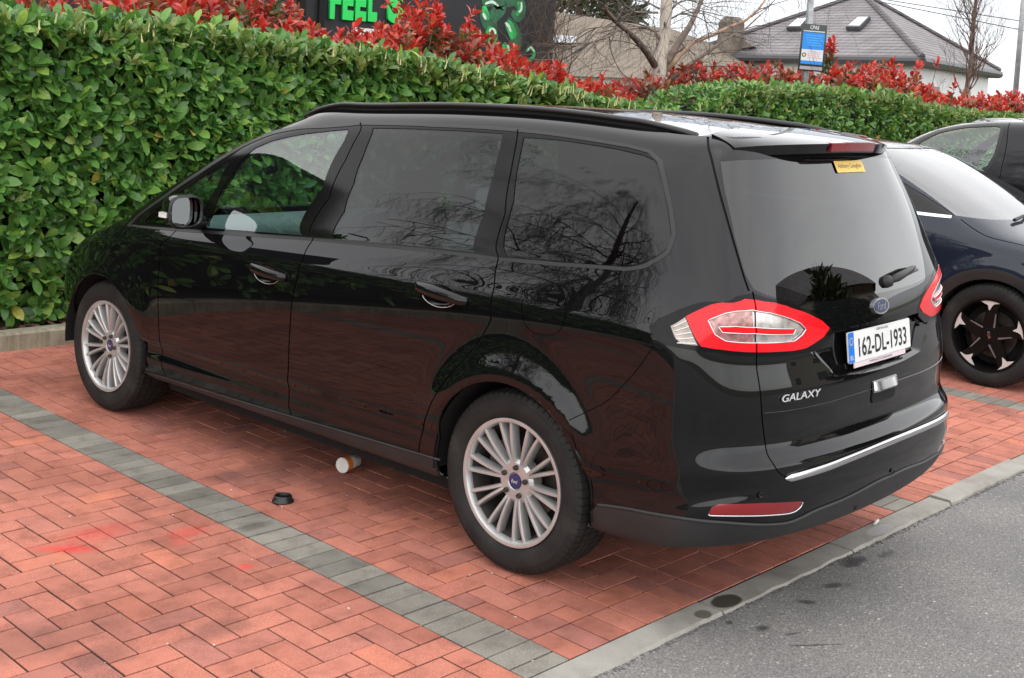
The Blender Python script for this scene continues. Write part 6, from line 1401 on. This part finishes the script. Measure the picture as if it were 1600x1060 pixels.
kp.append(('bright', KB.strip(KB.line([('s', 2.38, 1.092), ('s', 1.8, 1.097), ('s', 1.0, 1.10), ('s', 0, 1.12)]), .011)))
kp.append(('gap2', KB.strip(KB.smooth_line([(1501, 343), (1513, 352), (1526, 361), (1545, 370.6), (1570, 377), (1600, 384), (1650, 396)]), .004)))
kp.append(('gap3', KB.strip(KB.smooth_line([('s', 2.00, 1.085), ('s', 2.03, .95), ('s', 2.05, .75), ('s', 2.06, .55), ('s', 2.03, .35)]), .004)))
kp.append(('gap4', KB.strip(KB.smooth_line([('s', .85, 1.095), ('s', .87, .8), ('s', .85, .35)]), .004)))
sl_ = KB.line([('s', 2.3, .30), ('s', 1.2, .30), ('s', .42, .30)]); kp.append(('clad2', np.concatenate([sl_, [[sl_[-1][0], -1], [sl_[0][0], -1]]])))
KB.tessellate(kp); BLU = MATS['blue_paint']
KB.obj('body_shell', ['rest'], BLU, suv, 1, both=True); KB.obj('windscreen', ['screen'], MATS['bright_glass'], suv, 1, off=-.003, skirt=0, both=True); cap_roof(KB, suv, BLU, 13, lambda y: 1.53+.05*math.sin(math.pi*min(1, max(0, (y+.5)/2.14)))**.8)
for sg in (1, -1):
    [KB.obj('cladding', [c_], MATS['plastic_grey'], suv, sg, off=.008, skirt=.014) for c_ in ('clad0', 'clad1', 'clad2')]; KB.obj('side_window', ['win'], MATS['privacy_glass'], suv, sg, off=-.004, skirt=0); KB.obj('window_strip', ['bright'], MATS['chrome'], suv, sg, off=.004); [KB.obj('shut_line', [g_], MATS['gap_black'], suv, sg, off=-.005, skirt=0) for g_ in KB.names if g_.startswith('gap')]
# wheel: black five-spoke with pale angled blades
def aero_wheel(parent, loc, side, R, W, rr):
    h = W/2
    if 'k' not in WH:
        b = MB(); b.lathe([(-h*.80, rr), (-h*.93, rr+.004), (-h*.92, rr-.006), (-h*.75, rr-.014), (h*.3, rr-.03), (h*.8, rr)], 64); WH['k_rim'] = b.mesh('wheel', MATS['wheel_black'], angle=40); fix_normals(WH['k_rim']); WH['k_tyre'] = tyre_mesh('tyre', R, W, rr, MATS['tyre_rubber'])
        b = MB(); b.lathe([(-h*.72, 0), (-h*.74, .045), (-h*.62, .085), (-h*.2, .09)], 10); WH['k_hub'] = b.mesh('hub', MATS['wheel_black'], angle=30); fix_normals(WH['k_hub'])
        b = MB(); o_ = [(.05, -.052), (.13, -.040), (.20, -.020), (rr-.016, -.030), (rr-.016, .060), (.19, .045), (.13, .036), (.05, .052)]; b.prism(o_, -h*.70, -h*.45, lambda a, c, d: (d-.10*h*(a/.22), a, c)); WH['k_sp'] = b.mesh('spoke', MATS['wheel_black']); fix_normals(WH['k_sp'])
        b = MB(); o_ = [(.165, -.010), (.200, -.022), (rr-.020, -.068), (rr-.004, -.030), (rr-.003, .040), (rr-.012, .074), (.212, .020), (.196, .006)]; b.prism(o_, -h*.835, -h*.76, lambda a, c, d: (d-.03*h*(a/.22), a, c)); WH['k_bl'] = b.mesh('blade', MATS['bronze_face']); fix_normals(WH['k_bl'])
        b = MB(); b.prism([(.055, .024), (.145, .030), (.150, .037), (.055, .036)], -h*.775, -h*.74, lambda a, c, d: (d-.04*h*(a/.22), a, c)); WH['k_ed'] = b.mesh('spoke_edge', MATS['alloy_dark']); fix_normals(WH['k_ed'])  # spoke edges in a darker grey alloy
        b = MB(); b.lathe([(-.004, .06), (-.004, .155), (.016, .155), (.016, .06)], 40); WH['k_disc'] = b.mesh('brake_disc', MATS['brake_steel'], angle=40); fix_normals(WH['k_disc'])
        b = MB(); b.lathe([(h*.1, 0), (h*.1, .2), (h*.2, .21)], 32); WH['k_back'] = b.mesh('back_plate', MATS['gap_black']); WH['k_logo'] = text_mesh('cap_lettering', 'KIA', MATS['satin_chrome'], .020, .048); WH['k'] = 1
    wo = link('wheel', WH['k_rim'], parent, loc=loc, rot=(.33, 0, 0 if side < 0 else math.pi))
    for k, nm in (('k_tyre', 'tyre'), ('k_hub', 'hub'), ('k_disc', 'brake_disc'), ('k_back', 'back_plate')): link(nm, WH[k], wo)
    for k in range(5):
        for kk, nm in (('k_sp', 'spoke'), ('k_bl', 'blade'), ('k_ed', 'spoke_edge')): link(nm, WH[kk], wo, rot=(k*1.256637, 0, 0))
    lg = link('cap_lettering', WH['k_logo'], wo); lg.matrix_basis = Matrix.Translation((-h*.75, 0, 0)) @ Matrix.Rotation(1.0, 4, 'X') @ Matrix(((0, 0, -1, 0), (-1, 0, 0, 0), (0, 1, 0, 0), (0, 0, 0, 1)))
for x, y, sd in ((.785, 2.72, 1), (-.785, 2.72, -1), (.785, 0, 1), (-.785, 0, -1)):
    aero_wheel(suv, (x, y, .345), sd, .345, .225, .238); sg = 1 if x > 0 else -1; V = []; F = []
    for i in range(25):
        a = math.radians(-6+192*i/24)
        for xx in (sg*.90, sg*.55): V.append((xx, y+.38*math.cos(a), .345+.38*math.sin(a)))
    for i in range(24): F.append((2*i, 2*i+1, 2*i+3, 2*i+2))
    link('arch_liner', mesh('arch_liner', V, F, MATS['gap_black']), suv); mb = MB(); mb.box(sg*.54-.02, sg*.54+.02, y-.42, y+.42, .22, .78); mb.obj('arch_wall', MATS['gap_black'], suv)
mb = MB(); mb.box(-.5, .5, -.7, 3.3, .22, .26); mb.box(-.85, .85, .45, 2.25, .21, .25); mb.obj('floor_pan', MATS['gap_black'], suv)
rbox('dashboard', MATS['dash_plastic'], 0, 2.25, .92, 1.5, .6, .22, .08, suv); rbox('seat', MATS['seat_cloth'], -.38, 1.0, .85, .48, .18, .75, .06, suv, rot=(.2, 0, 0)); rbox('seat', MATS['seat_cloth'], .38, 1.0, .85, .48, .18, .75, .06, suv, rot=(.2, 0, 0))
mb = MB(); mb.box(-.80, .80, -.6, 2.4, .50, .52); mb.obj('cabin_floor', MATS['seat_cloth'], suv)
def k_pt(u, v, off, sg): p = KB.pos(np.array([u]), np.array([v]))[0]; n = KB.nrm(np.array([u]), np.array([v]))[0]; return Vector((sg*(p[0]+n[0]*off), p[1]+n[1]*off, p[2]+n[2]*off))
mb = MB(); mb.tube([k_pt(14.6, 8.1, .02, 1), k_pt(15.2, 8.25, .03, 1), k_pt(15.9, 8.5, .02, 1)], [.013, .011, .006], 6); mb.obj('wiper', MATS['trim_black'], suv)
# ------------------------------------------------------------------ black van beyond it
V_LOC = (8.52, .50, 0); van = thing('delivery_van', 'black van parked nose to the hedge behind the dark blue car', 'van', V_LOC)
VR = [(.22, 0, .80, .35, -.70, .22, 3.30, 0), (.27, 0, .90, .37, -.82, .25, 3.45, 0), (.45, 0, .92, .5, -.85, .45, 3.5, 0), (.75, 0, .925, .75, -.85, .7, 3.48, 0), (.95, 0, .92, .95, -.85, .88, 3.35, .1), (1.05, 0, .91, 1.05, -.84, .98, 3.15, .3), (1.13, 0, .895, 1.13, -.83, 1.06, 2.95, .6), (1.20, 0, .88, 1.2, -.83, 1.14, 2.78, .9),
      (1.40, 0, .845, 1.4, -.81, 1.38, 2.50, 1), (1.58, 0, .80, 1.6, -.79, 1.55, 2.26, 1), (1.68, 0, .75, 1.7, -.77, 1.64, 2.08, 1), (1.735, 0, .68, 1.74, -.74, 1.695, 1.92, 1), (1.76, 0, .60, 1.765, -.7, 1.72, 1.80, 1)]
VB = Body(net2(VR), V_LOC, 0.0, -1, nu=8, nv=5, bumps=[(0, .32, .40, .06, .014), (2.65, .32, .40, .06, .014)])
def VL(s, **k): return VB.line(s, closed=True, **k)
vwin = [(1440.6, 221.5), (1470, 207.5), (1507.6, 200), (1556, 197.5), (1563, 199), (1563, 204), (1553, 242), (1543, 258), (1530, 267), ('s', 1.7, 1.24), ('s', 2.2, 1.22)]
ap_ = [(1430, 223), (1465, 203), (1507.6, 195.5), (1560, 193), (1569, 195), (1568, 206), (1558, 245), (1547, 263), (1533, 272), ('s', 1.7, 1.21), ('s', 2.3, 1.19)]
vp = [('hole', arch_poly(VB, 0, .32, .36)), ('hole', arch_poly(VB, 2.65, .32, .36)), ('win', VL(vwin)), ('frame', VL(ap_)), ('gap5', VB.strip(VB.smooth_line([(1578, 192), (1573, 225), (1565, 262), (1558, 290), ('s', 1.18, .8), ('s', 1.22, .4)]), .004)), ('gap6', VB.strip(VB.smooth_line([('s', .98, 1.62), ('s', .90, 1.45), ('s', .86, 1.25), ('s', .82, 1.2), ('s', .2, 1.2)]), .003)), ('screen', VL([('u', 13.0, 7.2), ('u', 14, 7.15), ('u', 16.5, 7.1), ('u', 16.5, 11.2), ('u', 14, 11.1), ('u', 13.2, 11)]))]
VB.tessellate(vp); VP = MATS['van_paint']; VB.obj('body_shell', ['rest'], VP, van, -1, both=True); VB.obj('windscreen', ['screen'], MATS['screen_glass'], van, -1, off=-.003, skirt=0, both=True); cap_roof(VB, van, VP, 12, lambda y: 1.76+.035*math.sin(math.pi*min(1, max(0, (y+.7)/2.5)))**.7)
for sg in (-1, 1):
    VB.obj('side_window', ['win'], MATS['clear_glass'], van, sg, off=-.004, skirt=0); VB.obj('window_surround', ['frame'], MATS['trim_black'], van, sg, off=.001); [VB.obj('shut_line', [g_], MATS['gap_black'], van, sg, off=-.004, skirt=0) for g_ in VB.names if g_.startswith('gap')]
for x, y in ((-.79, 0), (.79, 0), (-.79, 2.65), (.79, 2.65)):
    sg = -1 if x < 0 else 1; wo = link('wheel', WH['k_rim'], van, loc=(x, y, .32), rot=(0, 0, 0 if sg < 0 else math.pi)); wo.scale = (.93, .93, .93); link('tyre', WH['k_tyre'], wo); link('hub', WH['k_hub'], wo); link('back_plate', WH['k_back'], wo)
    for k in range(5): link('spoke', WH['k_sp'], wo, rot=(k*1.256637, 0, 0))
mb = MB(); mb.box(-.5, .5, -.7, 3.3, .22, .28); mb.box(-.86, .86, .4, 2.2, .22, .27); mb.obj('floor_pan', MATS['gap_black'], van)
rbox('dashboard', MATS['dash_plastic'], 0, 2.35, 1.02, 1.55, .65, .28, .1, van); mb = MB(); mb.lathe([(-.014, .175), (0, .190), (.014, .175), (0, .160)], 30, 'y', closed=True); mb.box(-.17, .17, -.01, .01, -.025, .025); mb.box(-.025, .025, -.01, .01, -.17, 0); me = mb.mesh('steering_wheel', MATS['door_trim'], True); fix_normals(me); link('steering_wheel', me, van, loc=(.40, 1.90, 1.20), rot=(.5, 0, 0))
rbox('seat', MATS['seat_cloth'], .40, 1.15, .95, .5, .18, .8, .06, van, rot=(.2, 0, 0)); rbox('seat', MATS['seat_cloth'], -.40, 1.15, .85, .5, .18, .65, .06, van, rot=(.2, 0, 0)); mb = MB(); mb.box(-.82, .82, .9, 2.4, .55, .58); mb.obj('cabin_floor', MATS['seat_cloth'], van); mb = MB(); mb.box(-.80, .80, .80, .84, .5, 1.70); mb.obj('bulkhead', MATS['dash_plastic'], van)
# ------------------------------------------------------------------ litter
plain('paper_white', (.72, .70, .66), .8, noise=.06, nscale=30); plain('cup_orange', (.80, .22, .015), .6); plain('lid_black', (.012, .012, .013), .35); plain('grit', (.50, .46, .40), .9)
p = px_z((545, 735)); cup = thing('paper_cup', 'paper cup with white base and orange wrap lying on its side under the sill', 'cup', (p[0], p[1], .036), (0, 0, 0))
axd = Vector((-.97, -.25, 0)).normalized(); cup.rotation_mode = 'QUATERNION'; cup.rotation_quaternion = axd.to_track_quat('Z', 'Y')
mb = MB(); mb.lathe([(.052, 0), (.052, .032), (.056, .0335), (.054, .036), (.050, .0365)], 32, 'z'); me = mb.mesh('base', MATS['paper_white'], angle=40); fix_normals(me); link('base', me, cup)
mb = MB(); mb.lathe([(.051, .0360), (.018, .0335), (.010, .033)], 32, 'z'); me = mb.mesh('wrap', MATS['cup_orange'], True); fix_normals(me); link('wrap', me, cup)
mb = MB(); mb.lathe([(.010, .0332), (-.055, .029), (-.056, .026), (.045, .030)], 32, 'z'); me = mb.mesh('sleeve', MATS['paper_white'], True); fix_normals(me); link('sleeve', me, cup)
p = px_z((442, 784)); mb = MB(); mb.lathe([(0, .046), (.006, .047), (.010, .044), (.014, .041), (.026, .038), (.029, .035), (.028, .032), (.018, .030), (.017, 0)], 36, 'z'); mb.box(-.030, .030, -.004, .004, .017, .023); mb.box(-.004, .004, -.030, .030, .017, .023)
o = mb.obj('cup_lid', MATS['lid_black'], None, angle=30, loc=(p[0], p[1], .0), label='black plastic coffee cup lid lying on the red paving', cat='lid'); fix_normals(o.data)
p = px_z((1369, 819)); mb = MB(); mb.tube([(-.030, .002, .0), (.030, -.002, .001)], .006, 8); mb.obj('cigarette_end', MATS['paper_white'], None, loc=(p[0], p[1], .008), rot=(0, 0, .3), label='white cigarette end lying on the flush kerb behind the bumper', cat='litter')
V = []; F = []; rg_ = random.Random(17)
def crumb(x, y, z, s):
    b = len(V); 
    for k in range(5): a = 1.2566*k+rg_.random(); V.append((x+s*math.cos(a)*rg_.uniform(.6, 1.3), y+s*math.sin(a)*rg_.uniform(.6, 1.3), z))
    V.append((x, y, z+s*rg_.uniform(.3, .8)))
    for k in range(5): F.append((b+k, b+(k+1) % 5, b+5))
for k in range(420):
    x, y = rg_.uniform(-2.2, 5.5), rg_.uniform(0, 4.9)
    if rg_.random() < .6: x = round(x/P)*P+rg_.gauss(0, .006)
    else: y = round(y/P)*P+rg_.gauss(0, .006)
    crumb(x, y, .0, rg_.choice([.0025, .003, .004, .0055]))
for k in range(120): crumb(rg_.uniform(-1, 4), rg_.uniform(-1.6, -.2), -.011, rg_.choice([.003, .004, .006]))
for q in ((660, 1052), (700, 1048)): pass
link('grit', mesh('grit', V, F, MATS['grit']), label='pale grit and crumbs scattered over paving and road', cat='grit', kind='stuff')
# worn gritty edge where the road meets the kerb
V = []; F = []
for k in range(900):
    x = rg_.uniform(-1.2, 4.5); crumb(x, -.190-abs(rg_.gauss(0, .010)), -.012, rg_.uniform(.003, .008))
link('loose_chippings', mesh('loose_chippings', V, F, plain('chippings', (.10, .095, .09), .9)), label='loose dark chippings along the road edge of the kerb', cat='chippings', kind='stuff')
